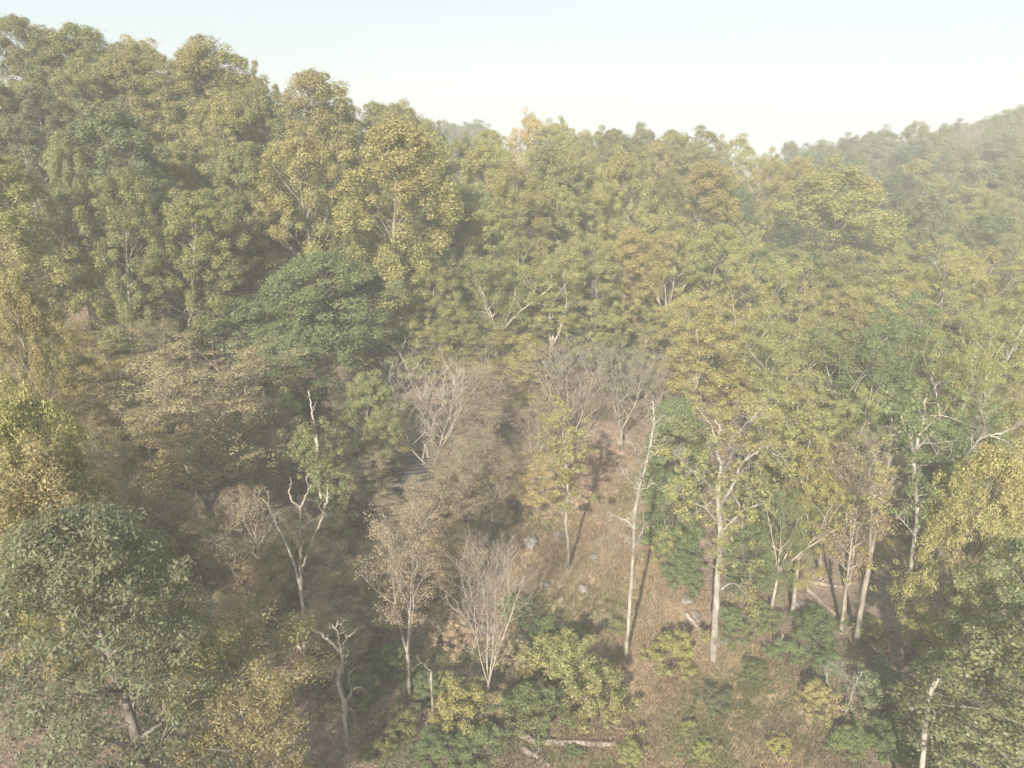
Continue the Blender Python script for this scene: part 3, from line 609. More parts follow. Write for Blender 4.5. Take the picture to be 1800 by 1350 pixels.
# ------------------------------------------------------------------ the wood: every tree placed by its treetop (u v), its distance (y) or height (h) and crown width in pixels
TABLE = """
P ol 22 33 y132 140|tall olive tree at the left-hand end of the skyline|leftmost skyline tree
P ol 110 46 y134 135|olive tree on the skyline, second from the left-hand end|second skyline tree
P yo 200 68 y136 130|yellowish tree on the skyline between two olive ones|yellowish skyline tree
P yo 312 67 y128 165|biggest yellowish billowing crown on the left-hand skyline ridge|biggest skyline crown
P ol 392 100 y130 105|olive crown stepping down beside the biggest skyline crown|stepping-down olive crown
P ol 444 114 y128 100|narrow olive crown before the notch in the skyline|notch tree
P yo 533 128 y126 125|rounded yellowish skyline crown just after the notch|rounded crown after the notch
U ol 580 165 y126 55|little pointed crown leaning out against the sky below the rounded crown|little pointed skyline crown
P ol 628 182 y138 95|olive skyline crown where the ridge begins to flatten|flattening ridge crown
P yo 672 180 y136 105|yellowish skyline crown paired with an olive one as ridge flattens|paired yellowish skyline crown
P dg 725 196 y142 75|dark crown at the lower end of the left-hand ridge|dark ridge-end crown
P ol 772 210 y150 85|olive crown tinged with rust beside the dark ridge-end crown|rust-tinged crown
O gg 842 212 y330 75|hazy grey-green crown on the far ridge beside the golden tree|hazy far-ridge crown
O gg 800 214 y335 75|hazy grey-green crown on the far ridge, leftmost one showing|hazy far-ridge end crown
O go 915 197 y185 66|bright golden tree standing out on the skyline|golden skyline tree
P yg 985 208 y182 85|yellow-green skyline crown next to the golden tree|crown next to the golden tree
O ol 1045 226 y178 95|low olive crown on the skyline, second beyond the golden tree|low olive skyline crown
P ol 1080 228 y182 70|small olive skyline crown between low olive crown and dark tuft|small olive skyline crown
D gg 1133 218 y190 70|dark grey-green tuft sticking up from the middle skyline|dark skyline tuft
P yg 1180 230 y182 75|yellow-green skyline crown between the dark tuft and feathery tops|yellow-green skyline crown
U ol 1222 222 y180 80|wispy olive treetop, highest of the feathery skyline tops|wispy olive skyline top
U yo 1270 238 y190 50|thin wispy treetop with sky showing through, near the skyline dip|thin wispy skyline top
U yo 1308 236 y190 66|loose yellowish treetop just before the dip in the skyline|loose treetop before the dip
D gg 1380 250 y250 46|small grey-green tree on its own in the skyline dip|small tree in the dip
O gg 1440 250 y262 95|grey-green crown at the foot of the far wooded hill|far hill foot crown
O gg 1490 238 y268 80|grey-green crown low on the far hill skyline|low far-hill crown
P ol 1535 232 y270 75|olive crown on the far hill skyline below the middle|lower-middle far-hill crown
O gg 1580 226 y275 85|broad grey-green crown halfway up the far hill skyline|halfway far-hill crown
P ol 1622 214 y280 60|upright olive treetop halfway up the far hill skyline|upright far-hill treetop
O gg 1668 212 y285 85|grey-green dome just before the bare tree on far hill|dome before the bare tree
B ta 1716 212 y262 50|leafless pale tree among green crowns high on the far hill|pale bare far-hill tree
O ol 1752 196 y292 80|olive dome near the top of the far hill skyline|olive far-hill dome
P ol 1795 188 y295 75|highest olive crown where the far hill leaves the picture|highest far-hill crown
O dg 1420 268 y235 95|dark green dome below the foot of the far hill|dark dome under far hill foot
O gg 1530 262 y235 110|grey-green dome on the lower slope of the far hill|lower slope dome
O dg 1605 250 y240 105|dark dome in the middle of the far hill slope|middle slope dome
O ol 1690 248 y240 110|olive dome under the bare tree on the far hill|dome under the bare tree
O gg 1770 240 y245 110|grey-green dome high on the far hill by picture edge|edge far-hill dome
O yg 1640 278 y205 95|yellow-green dome at the base of the far hill|yellow-green hill-base dome
O dg 1580 298 y195 100|dark green dome behind the wide yellow-green crown|dark dome behind the wide crown
O gg 1740 282 y205 110|grey-green dome at the base of far hill near picture edge|grey-green hill-base dome
O ol 1800 275 y200 100|olive dome at far hill base, cut by the picture edge|olive hill-base dome
P ol 140 108 y122 145|olive crown just under the second skyline tree|crown under the second skyline tree
P gg 58 150 y112 170|large grey-green crown high on the left-hand slope|large grey-green slope crown
P ol 245 100 y126 120|olive crown tucked below the yellowish skyline tree|tucked olive crown
P gg 235 178 y98 175|big pale grey-green twin-topped tree on the left-hand slope|twin-topped tree
P yo 345 165 y114 125|yellowish crown with dark gaps below the biggest skyline crown|yellowish crown with dark gaps
P gg 35 208 y102 150|grey-green crown at picture edge below the large grey-green crown|edge grey-green crown
P pg 104 240 y94 95|narrow pale green crown beside the twin-topped tree|narrow pale crown
P yo 12 268 y84 150|yellowish crown cut by picture edge under the grey-green one|cut-off yellowish crown
B ta 404 200 y122 36|thin bare grey tree standing in a dark gap on the slope|thin bare slope tree
P ol 462 185 y120 115|olive crown just below the notch tree|crown below the notch
P ol 415 250 y106 95|olive crown under the thin bare slope tree|crown under the thin bare tree
P gr 365 270 y108 95|mid green crown between the twin-topped tree and thin bare tree|green crown beside thin bare tree
P gg 560 195 y122 105|grey-green crown below the rounded skyline crown|crown below the rounded crown
P yg 522 222 y104 165|big yellow-green crown of the billowing pair on the middle slope|first billowing crown
P yg 655 212 y104 175|bigger partner of the billowing yellow-green pair on the middle slope|second billowing crown
P pg 745 250 y124 90|pale green crown behind the second billowing crown|pale crown behind the billowing pair
L br 108 328 h19 215|spreading brown-leaved tree with pale upright limbs on the left|pale-limbed brown tree
P yg 292 334 h24 185|loose yellow-green tree with bright tufts above the green oak|loose bright-tufted tree
P ol 178 300 y86 120|olive crown between the pale-limbed brown tree and bright-tufted tree|olive crown between two trees
P ol 395 330 h22 125|dark olive crown above the shady hollow by the green oak|dark crown above the hollow
U yo 430 400 h17 95|yellowish understory tree at the edge of the shady hollow|hollow-edge tree
P ye 520 350 h20 150|yellow crown directly above the big green oak|yellow crown above the oak
P yo 690 345 h22 150|yellowish crown under the second billowing crown|crown under the billowing pair
P yo 640 400 h18 95|yellow-olive crown touching the shoulder of the green oak|crown at the oak shoulder
P pg 792 322 h24 130|pale green crown in sunlight on the middle slope|pale sunlit crown
P yg 850 248 y138 105|yellow-green crown below the hazy far ridge|crown below the far ridge
P ol 800 240 y142 80|olive crown between the rust-tinged crown and far ridge|olive crown by rust-tinged crown
P yg 905 288 y122 125|yellow-green crown straight below the golden tree|crown below the golden tree
P ol 965 258 y136 110|olive crown below the neighbour of the golden tree|olive crown below golden neighbour
P yg 1030 260 y140 100|yellow-green crown in front of the low olive skyline crown|crown before the low olive one
P yg 1055 305 h25 125|tall yellow-green crown in the middle of the slope|tall middle-slope crown
P yg 962 330 h24 120|yellow-green crown left beside the tall middle-slope crown|neighbour of the tall middle crown
P yg 1132 264 y126 110|yellow-green tall tree over the dark cleft in the canopy|tree over the dark cleft
P ol 1180 300 y128 80|olive crown behind the tree over the dark cleft|crown behind the cleft tree
P yg 1222 282 y140 115|yellow-green crown below the wispy skyline tops|crown below wispy tops
O dg 1292 288 y150 95|dark green round crown among yellow-green ones on the right-hand slope|dark round crown
P yo 1312 322 h24 115|yellow-green crown below the dark round crown|crown below the dark round one
P ye 1378 276 y166 85|yellow crown in the dip, brightest on the right-hand slope|brightest dip crown
O yg 1470 280 y150 185|wide yellow-green crown in front of the far hill|wide yellow-green crown
O gg 1640 330 y148 90|grey-green crown with a soft outline beside the wide crown|soft grey-green crown
O dg 1425 392 h21 120|dark green crown below the wide yellow-green crown|dark crown below the wide one
F yo 1372 350 h22 110|yellowish tree with thin twigs above the dark crown|thin-twigged yellowish tree
O yg 1560 372 h22 150|yellow-green crown below the soft grey-green crown|crown below the soft one
O yg 1712 322 h23 165|yellow-green dome near the picture edge below the far hill|edge yellow-green dome
O gr 1778 372 h22 120|mid green dome with bare twigs at the picture edge|green dome at the edge
P yg 868 362 h24 125|yellow-green crown right beside the pale sunlit crown|neighbour of the pale sunlit crown
O gr 538 438 h22 290|big rounded mid green oak standing out in the middle left|big green oak
O gr 452 492 h17 150|mid green rounded crown on the left shoulder of the big oak|left shoulder crown of the oak
O gr 520 548 h14 190|low mid green crown in front of the big green oak|low crown before the oak
O gr 642 465 h18 110|smaller green crown attached to the side of the big oak|small green crown by the oak
S yg 868 425 h22 150|open tree with a pale three-way fork in its crown|tree with the pale fork
S yg 965 430 h22 130|open tree with a pale V of limbs beside the fork|tree with the pale V
P yo 740 470 h20 130|olive-yellow crown in the middle of slope above the bare fan|crown above the bare fan
P yg 1040 415 h22 110|yellow-green crown overhanging the dark cleft on its left-hand side|crown overhanging the cleft
P ye 1095 400 h22 105|yellow crown with bare trunks showing beneath, over the dark cleft|yellow crown with bare trunks
S yg 1180 365 h27 115|tall yellow-green tree with pale trunk bounding the dark cleft|pale-trunked cleft tree
P yg 1250 400 h24 130|yellow-green crown right of the dark cleft|crown right of the cleft
D dg 1132 528 h11 88|dark green conical tree above the bare fan trees|dark conical tree
U ru 1105 545 h9 60|small rusty red tree touching the dark conical tree|small rusty tree
U ye 1060 555 h11 90|yellow-orange small tree above the middle bare trees|yellow-orange small tree
U yg 930 590 h14 90|yellow-green slim tree above the pink track|slim yellow-green tree
F br 690 520 h15 110|brown layered tree between oak and the bare fan|brown layered tree
F yo 780 545 h14 120|yellowish layered tree above the bare fan|yellowish layered tree
F yo 860 560 h13 110|yellowish layered tree below the pale fork|layered tree below the fork
U yo 985 535 h13 90|yellowish small tree below the pale V of limbs|small tree below the V
S yg 1330 430 h26 150|open yellow-green tree halfway down the right-hand canopy|halfway canopy tree
S pg 1450 425 h25 165|open pale green tree with a white stem fork in its crown|white-stemmed canopy tree
S yg 1575 455 h25 180|yellow-green open crown in the middle of the right-hand canopy|middle right canopy crown
S yg 1700 425 h25 190|wide yellow-green open crown below the edge dome|wide crown below edge dome
S yg 1255 510 h24 150|yellow-green crown hiding the foot of the dark cleft|crown at the cleft foot
S sy 1390 520 h25 160|yellow-green crown full of small pale twigs in the canopy|pale-twigged crown
S yg 1780 490 h25 170|yellow-green open crown cut by the picture edge in mid canopy|cut-off mid canopy crown
S gr 1520 545 h25 150|mid green open tree with two white stems|green tree with two white stems
S gr 1610 520 h27 160|mid green open tree, tallest white trunk of the right-hand stand|tallest white-trunked tree
S sy 1720 570 h26 180|yellow-green tree with slanting white limbs near the picture edge|slanting-limbed tree
S ye 1300 612 y94 150|bright yellow-green tree beside the dark green mound|bright tree by the green mound
S yg 1400 640 h22 170|yellow-green tree above the gnarled pale tree|tree above the gnarled one
S yg 1500 675 h20 130|yellow-green tree with orange tips beyond the yellow understory|orange-tipped tree
S gr 1690 690 h20 150|mid green tree behind the pale leaning limbs at right|tree behind the leaning limbs
L ta 1330 690 h15 90|tan half-bare tree within the right-hand canopy|tan half-bare canopy tree
D gr 1196 695 y82 120|tall dark green vine mound beside the gnarled bare tree|tall green mound
D gr 1188 845 y73 100|low dark green mound at the meadow edge below the tall mound|low green mound
B ta 742 605 h20 190|largest leafless fan-shaped tree in the middle of the picture|largest bare fan
L ta 838 625 h16 110|tan-topped thinning tree beside the largest bare fan|tan-topped tree
B ta 1012 594 h18 140|leafless tree with pale forked limbs, left of the middle fan|pale forked bare tree
B ta 1104 605 h16 130|leafless fan-shaped tree at the head of the track|bare fan at the track head
B ta 1182 625 h14 75|small leafless tree behind the tall green mound|small bare tree behind the mound
L ta 940 690 h13 75|slim nearly bare tree with a few rusty top leaves|slim rusty-topped tree
L ta 850 700 h13 120|tan thinning tree in front of the largest fan|tan tree before the fan
L ta 700 865 h20 135|nearly bare tan tree in front of the house roof|tan tree before the house
B ta 848 940 h18 130|leafless grey tree beside the meadow's left-hand edge|grey tree by the meadow
F go 945 800 h9 95|small orange-yellow tree at the upper meadow edge|orange-yellow meadow tree
F ta 790 800 h13 120|tan layered tree in front of the large bare fan|tan layered tree
L ta 795 760 h12 95|tan spreading low tree with pale horizontal limbs above the roof|tan tree above the roof
F br 860 780 h13 90|brownish layered tree between the fan and the meadow tree|brownish tree by the meadow tree
F br 325 598 h21 260|big golden-brown feathery tree in the left-hand half|big golden-brown tree
P pg 612 655 h17 95|green leafy tree behind the bare snag tops|leafy tree behind the snag
U pg 505 680 h14 55|small pointed green crown beside the broken snag top|small green crown by the snag
F br 180 745 h17 120|brown half-bare tree in deep shade left of golden-brown tree|shaded half-bare tree
L br 420 850 h15 120|grey leaning half-bare tree left of the three-limbed snag|grey leaning tree
L br 460 755 h12 110|brown half-bare shaded tree right of the golden-brown tree|shaded tree by golden-brown one
L ta 330 875 h10 150|tan half-bare shaded understory tree below the golden-brown tree|shaded tree below golden-brown one
F br 250 930 h9 130|brown shaded understory tree behind the dark oak|shaded tree behind the oak
F br 440 960 h9 130|brown shaded understory tree behind the three-limbed snag|shaded tree behind the snag
L ta 560 950 h9 110|tan half-bare shaded tree right of the three-limbed snag|shaded tree right of the snag
L ta 380 1035 h7 120|tan half-bare low tree above the drooping yellow tree|low shaded tree
P ol 160 76 y131 120||
P yo 258 84 y130 125||
P ol 354 92 y127 120||
P ol 62 55 y131 110||
P ol 484 152 y124 100||
P yo 575 176 y129 100||
P ol 650 198 y132 100||
P ol 702 206 y138 90||
P yg 745 216 y144 85||
P yg 880 230 y165 95||
P yg 950 222 y178 85||
O yg 1012 234 y176 85||
P ol 1108 240 y178 80||
O yg 1160 246 y172 85||
P ol 1250 252 y172 85||
O yo 1338 264 y176 80||
O gg 1410 262 y255 80||
O ol 1462 250 y262 75||
O gg 1555 240 y268 80||
O ol 1645 226 y276 80||
O gg 1720 214 y284 85||
O yg 1805 690 h20 160||
O gg 1695 226 y272 90||
O ol 1762 216 y278 90||
F ta 645 790 h10 85|tan low tree half covering the house roof|tan tree over the roof
F br 215 640 h13 140|brown leafy tree in shade between pale-limbed and golden-brown trees|brown tree between the two
F yo 150 610 h14 150|olive-brown layered tree under the pale-limbed brown tree|layered tree under pale limbs
U ol 85 615 h14 120|olive small tree below the pale-limbed tree by the picture edge|olive tree below pale limbs
F yo 225 705 h12 130|olive-brown tree left of the big golden-brown tree, low|low tree beside golden-brown
F br 425 690 h13 120|brown tree touching the right side of the golden-brown tree|tree touching golden-brown
L ta 190 850 h13 130|grey half-bare tree in the shade above the near oak|half-bare tree above near oak
F ta 520 890 h10 110|tan low tree behind the three-limbed snag, between its limbs|tan tree between snag limbs
U ol 215 575 h13 100|olive small tree under the olive crown between two trees|small olive tree
F br 640 960 h10 120|brown layered tree left of the tan tree before the house|layered tree by the house tree
L ta 300 860 h12 120|grey thin-stemmed tree below the golden-brown tree's left side|grey thin-stemmed tree
F ta 590 1050 h8 110|tan low tree behind the crooked silvery snag|tan tree behind crooked snag
F br 780 930 h9 110|brown low tree between the tan tree and grey meadow tree|brown tree between bare trees
F yo 660 700 h13 110|olive-brown tree between the leafy tree and largest bare fan|tree between leafy and fan
F br 130 690 h15 130|brown shaded tree below the pale-limbed brown tree|shaded tree under pale limbs
F br 250 560 h14 110|brown tree under the loose bright-tufted tree|brown tree under bright tufts
F br 480 640 h11 120|brown thin tree in the shade under the green oak|thin tree under the oak
L ta 590 620 h12 100|tan half-bare tree under the right-hand side of the green oak|brown tree under oak side
P yo 0 475 h26 130|yellowish crown at the picture edge in the middle left|middle-left edge crown
O yo 28 655 h25 190|yellow crown at the left-hand picture edge, upper of two|upper edge yellow crown
P yo 60 560 y70 110|olive yellow crown above the upper edge yellow crown|olive crown over edge yellow
O dy 62 762 y44 260|brightest yellow leafy tree at the left-hand picture edge|brightest yellow edge tree
G nd 140 885 y34 400|large dark green oak with hanging leaves in near left corner|near dark oak
Y dy 425 1085 y36 275|drooping yellow-leaved tree in the near left corner|near drooping tree
O yg 1755 790 h24 190|yellow-green leafy tree at the right-hand picture edge, behind the tiered one|yellow-green edge tree
R pg 1800 925 y45 220|tiered green and yellow tree at the right-hand edge, upper one|upper tiered tree
R pg 1868 1060 y38 390|large mid green tree filling the near right corner|near right green tree
F ye 1500 830 y76 115|yellow understory tree among pale trunks on the right|yellow understory tree
F ye 1545 925 y68 100|low yellow understory tree beneath the pale trunks|low yellow understory tree
L ta 1545 755 h22 150|tan half-bare tree with upright pale stems on the right|upright-stemmed tan tree
F br 1665 780 y74 110|brown shaded understory tree beneath the leaning limbs|brown tree under leaning limbs
S yg 1440 770 h20 130|yellow-green tree standing left of the yellow understory tree|tree left of the yellow understory
S gr 1390 830 h17 120|green leafy tree left of the broken pole|leafy tree by the pole
U gr 1330 930 h9 100|small green tree beyond the gnarled trunk|small tree beyond gnarled trunk
"""
LAND = []
def add_tree(row):
    a, label, handle = (row.split('|') + ['', ''])[:3]
    kind, col, u, v, spec, w = a.split()
    u, v, w = float(u), float(v), float(w)
    H = float(spec[1:]) if spec[0] == 'h' else None
    Y = solve_Y(u, v, H) if H else float(spec[1:])
    p = at(u, v, Y)
    h = p[2] - g1(p[0], p[1])
    mid = p.copy(); mid[2] -= h * 0.3
    wm = w / F * depth_of(mid) * (1.2 if kind in 'PO' and p[1] > 75 else 1.0)
    TREES.append(dict(kind=kind, col=col, u=u, v=v, w=w, x=p[0], y=p[1], h=h, wm=wm, label=label, handle=handle))
    if handle: LAND.append((handle, u, v + 0.35 * w))
for row in TABLE.strip().splitlines():
    add_tree(row)

# trees that fill the wood between them: lower than their neighbours, kept off the meadow and under the skyline
SKY = np.array([(0,40),(120,60),(230,85),(330,80),(420,115),(470,130),(530,140),(600,185),(690,195),(760,215),(860,222),(940,222),(1040,238),(1140,240),
                (1220,240),(1290,255),(1380,268),(1450,255),(1540,245),(1620,232),(1700,222),(1800,205)], float)
frng = np.random.default_rng(21)
def near_any(x, y, r):
    return any((t['x'] - x) ** 2 + (t['y'] - y) ** 2 < r * r for t in TREES)
cands = []
for gy_ in np.arange(70, 330, 11.0):
    sp = 8.0 if gy_ < 130 else (11.0 if gy_ < 200 else 13.0)
    for gx_ in np.arange(-0.8 * gy_, 0.8 * gy_, sp):
        cands.append((gx_ + frng.normal(0, sp * 0.25), gy_ + frng.normal(0, 2.0)))
for gy_ in np.arange(44, 100, 6.0):
    for gx_ in np.arange(-0.78 * gy_, -13, 6.0):
        cands.append((gx_ + frng.normal(0, 1.6), gy_ + frng.normal(0, 1.6)))
for ci, (x, y) in enumerate(cands):
    frng = np.random.default_rng(1000 + ci)
    near = y < 100
    if poly_dist(np.array([x]), np.array([y]), MEADOW)[0] > -3.0: continue
    if near and -26 < x < -8 and 68 < y < 96: continue          # house yard
    if near_any(x, y, 4.4 if y < 100 else 5.4 if y < 130 else 7.0): continue
    z = g1(x, y)
    kind = frng.choice(['P', 'O', 'U', 'S']) if x > 20 else frng.choice(['P', 'P', 'O', 'U'])
    if near and x < 18: kind = frng.choice(['F', 'F', 'L', 'U']) if x < -12 else 'F'
    h = dict(P=20, O=15, U=13, S=20, F=10, L=12)[kind] * (0.85 + 0.3 * frng.random())
    if y < 90 and x > 20: h *= 0.7
    if near and x < -12: h = min(h, 11) * (0.7 + 0.3 * frng.random())
    u, v, dep = project((x, y, z + h))
    if not (-60 < u < 1860) or v > 1000: continue
    if v < np.interp(u, SKY[:, 0], SKY[:, 1]) + 6: continue
    if kind in 'FL' or (near and x < -12): col = frng.choice(['br', 'ta', 'br', 'yo'])
    elif y > 190: col = frng.choice(['gg', 'ol', 'dg', 'gg', 'yg'])
    else: col = frng.choice(['ol', 'yg', 'yo', 'pg', 'gr', 'yg', 'yg'])
    wm = dict(P=9.5, O=10.5, U=6.5, S=9.5, F=8.0, L=7.0)[kind] * (0.85 + 0.3 * frng.random()) * (1.15 if y > 150 else 1.0)
    TREES.append(dict(kind=str(kind), col=str(col), u=u, v=v, w=wm * F / dep, x=x, y=y, h=h, wm=wm, label='', handle='', fill=ci))
DROP = {0,29,30,52,69,75,96,113,128,131,138,141,142,143,144,145,146,150,152,156,163,164,165,166,167,168,169,170,171,173,174,175,176,178,180,182,186,187,188,189,190,191,192,193,194,195,197,198,199,201,205,207,211,212,214,216,217,218,219,220,221,228,229,230,231,232,238,239,240,241,242,243,244,245,246,248,249,251,254,256,257,259,260,262,266,267,268,269,270,272,274,275,276,277,278,280,281,282,283,284,291,292,293,294,295,296,297,298,299,301,302,304,305,306,307,308,309,310,311,312,313,314,318,319,320,321,322,323,324,325,327,328,329,330,331,333,334,336,337,338,339,340,341,342,346,347,348,349,350,351,352,353,354,355,356,358,359,360,362,363,364,370,371,376,377,378,379,380,381,382,383,384,385,386,387,388,389,390,391,392,393,394,396,397,399,406,408,409,410,411,412,413,415,418,419,420,421,422,423,424,425,426,429,430,431,433,438,440,441,442,443,444,445,447,448,449,450,452,453,454,456,457,458,459,464,466,467,472,473,474,476,477,478,479,480,481,482,483,484,485,486,487,488,490,491,492,493,494,495,501,507,508,509,510,511,512,513,514,515,516,518,519,520,521,522,523,524,525,526,527,528,529,530,531,532,533,534,543,544,545,547,548,549,551,552,553,554,555,556,557,558,559,560,561,562,564,565,566,567,568,569,570,571,572,573,574,575,581,582,583,584,585,586,587,588,589,590,591,592,593,594,595,596,597,598,601,602,603,604,605,606,607,608,609,610,611,612,613,620,621,622,624,625,626,627,628,629,630,632,633,634,635,637,638,639,640,641,642,643,645,646,647,648,649,650,651,652,653,654,661,672,678,703,726}      # candidates that no gap in the canopy shows
TREES = [t for t in TREES if t.get('fill') not in DROP]
USED = set()
def auto_label(col, form, u, v, skip=()):
    base = f"{CWORD[col]} {form}"
    near = sorted(LAND, key=lambda l: (l[1] - u) ** 2 + (l[2] - v) ** 2)[:7]
    def rel(l):
        du, dv = u - l[1], v - l[2]
        far = math.hypot(du, dv) > 70
        if abs(du) > abs(dv) * 1.2: s = "right of" if du > 0 else "left of"
        else: s = "below" if dv > 0 else "above"
        return s if far else "just " + s
    opts = [f"{base} {rel(near[0])} the {near[0][0]}"]
    for a in near[:3]:
        for b in near:
            if a is not b: opts.append(f"{base} {rel(a)} the {a[0]}, {rel(b)} the {b[0]}")
    for o in opts:
        if len(o.replace(',', '').split()) <= 16 and o not in USED: return o
    return f"{base} {rel(near[1])} the {near[1][0]}"
SHORT = dict(P="oval-crowned tree", O="round-topped tree", S="open-crowned tree", F="feathery tree", B="leafless tree", L="nearly bare tree",
             D="dense tree", U="slender tree", G="leafy oak", Y="drooping tree", R="tiered tree")
GROUPS = lambda t: ("trees on the far hill" if t['y'] > 185 else "trees on the skyline ridge" if (t['y'] > 125 and t['v'] < 240) else
                    "leafless trees in the wood" if t['kind'] in 'BL' else "trees of the wooded slope" if t['y'] > 95 else "trees around the clearing")
BUILT = []
for t in TREES:
    lab = t['label'] or auto_label(t['col'], SHORT[t['kind']], t['u'], t['v'] + 0.35 * t['w'])
    USED.add(lab)
    t['label'] = lab
    t['obj'] = place(t['kind'], t['col'], t['x'], t['y'], t['h'], t['wm'], lab, GROUPS(t))
# ------------------------------------------------------------------ trees traced limb by limb
def catmull(P, n=3):
    P = np.asarray(P, float)
    if len(P) < 3: return np.vstack([P[0], 0.5 * (P[0] + P[-1]), P[-1]])
    Q = np.vstack([2 * P[0] - P[1], P, 2 * P[-1] - P[-2]])
    out = []
    for i in range(1, len(Q) - 2):
        for t in np.arange(n) / n:
            a, b, c, d = Q[i - 1], Q[i], Q[i + 1], Q[i + 2]
            out.append(0.5 * ((2 * b) + (c - a) * t + (2 * a - 5 * b + 4 * c - d) * t * t + (3 * b - a - 3 * c + d) * t ** 3))
    out.append(P[-1])
    return np.array(out)
def limb_tree(name, label, limbs, seed, bark, twig=(4, 1.4, 3), leaf=None, base=None, crook=0.22, group=None, col=None, Y=None, vine=None, handle=None):
    """limbs: (r0, r1, [(u, v), ...]); the first is the trunk, foot first. Every limb also runs towards or away from the camera."""
    rng = np.random.default_rng(seed)
    T = Tubes()
    u0, v0 = base or limbs[0][2][0]
    if Y is None: foot = on_ground(u0, v0)
    else:
        foot = at(u0, v0, Y); foot[2] = g1(foot[0], foot[1])
    Yb = foot[1]
    allp, allr = [], []
    known = []
    for i, (r0, r1, pts) in enumerate(limbs):
        W = np.array([at(u, v, Yb) for u, v in pts])
        L = np.linalg.norm(np.diff(W, axis=0), axis=1).sum()
        s = np.concatenate([[0], np.cumsum(np.linalg.norm(np.diff(W, axis=0), axis=1))]) / max(L, 1e-6)
        start_dy = 0.0
        if i and known:   # leave the limb it springs from at that limb's own depth
            kk = min(known, key=lambda k: (k[0] - pts[0][0]) ** 2 + (k[1] - pts[0][1]) ** 2)
            start_dy = kk[2]
        g = 0.0 if i == 0 else rng.choice([-1, 1]) * rng.uniform(0.25, 0.75) * L
        dy = start_dy + g * s
        W = np.array([at(u, v, Yb + dd) for (u, v), dd in zip(pts, dy)])
        for (u, v), dd in zip(pts, dy): known.append((u, v, dd))
        if i == 0:
            gz = g1(W[0, 0], W[0, 1]) - 0.5
            W = np.vstack([[W[0, 0], W[0, 1], gz], W]) if W[0, 2] > gz + 0.3 else W
        C = catmull(W, 4)
        C[1:-1] += rng.normal(0, 0.03 if i == 0 else 0.05, C[1:-1].shape)
        R = np.linspace(r0, r1, len(C)) * (1 + rng.normal(0, 0.05, len(C)))
        if i == 0: R[0] *= 1.35
        T.add((C - foot)[None], R[None], 8 if r0 > 0.12 else 5)
        allp.append(C - foot); allr.append(R)
    tips = []
    k, ln, lev = twig
    for i, (C, R) in enumerate(zip(allp, allr)):
        if k == 0: break
        L = np.linalg.norm(np.diff(C, axis=0), axis=1).sum()
        kk = max(2, int(k * L / 3.0))
        t0 = 0.55 if i == 0 else 0.2
        par = (C[None], R[None], np.array([L]))
        for l in range(lev):
            n = kk if l == 0 else (4 if l == 1 else 3)
            p, d, rr, t, pi_ = children(par[0], par[1], n, t0 if l == 0 else 0.25, 1.0, 0.9, 0.25, rng)
            Ls = (ln if l == 0 else par[2][pi_] * 0.6) * (1.15 - 0.5 * t) * (0.5 + 0.8 * rng.random(len(p)))
            q, qr = grow(p, d, Ls, np.minimum(rr * 0.55, 0.05 / (l + 1)), np.full(len(p), 0.008), 4, crook, 0.03, rng)
            T.add(q, qr, 4 if l == 0 else 3)
            tips.append(q[:, -1]); 
            par = (q, qr, Ls)
    e = empty(name, foot)
    w = mesh_obj("trunk", T.mesh("trunk", BARK), e); w.color = (*bark, 1)
    def foliage(nm, spec, colr):
        LV = Leaves()
        cen, per, r, size, flat, droop = spec
        cen = np.asarray(cen)
        axis = norm(cen - np.array([0, 0, cen[:, 2].mean()]))
        LV.clumps(cen, r * (0.6 + 0.8 * rng.random(len(cen))), per, size, flat, rng, axis=axis, droop=droop)
        o = mesh_obj(nm, LV.mesh(nm, LEAF, rng), e); o.color = (*COLS[colr], 1)
    if leaf:
        n, per, r, size, flat = leaf['n'], leaf['per'], leaf['r'], leaf['size'], leaf.get('flat', 0.7)
        cen = []
        if tips and leaf.get('tips', 0):
            tt = np.vstack(tips); cen.append(tt[rng.random(len(tt)) < leaf['tips']])
        for (u, v, w_, h_) in leaf.get('blobs', []):     # ellipses of foliage in the crown, as deep as they are wide
            m = max(3, int(n * w_ * h_ / 6000.0))
            a = norm(rng.normal(0, 1, (m, 3))) * (0.35 + 0.65 * rng.random((m, 1)) ** 0.5)
            c0 = at(u, v, Yb); s_ = depth_of(c0) / F
            cen.append(c0 - foot + a * np.array([w_ * s_ / 2, w_ * s_ / 2, h_ * s_ / 2]))
        foliage("crown", (np.vstack(cen), per, r, size, flat, 0.2), col)
    if vine:
        pts, nv, rv, vc = vine
        C = catmull(np.array([at(u, v, Yb) for u, v in pts]), 6) - foot
        ii = rng.integers(0, len(C), nv)
        foliage("vine", (C[ii] + rng.normal(0, rv, (nv, 3)) * np.array([1, 1, 1.3]), 90, 0.5, 0.17, 0.9, 0.6), vc)
    tag(e, label, 'tree', group)
    if handle: LAND.append((handle, np.mean([p[0] for p in limbs[0][2]]), np.mean([p[1] for p in limbs[0][2]])))
    USED.add(label)
    return e
PALE = (0.50, 0.45, 0.385); GREY = (0.32, 0.29, 0.25); WHITE = (0.40, 0.37, 0.325); DULL = (0.30, 0.26, 0.22)
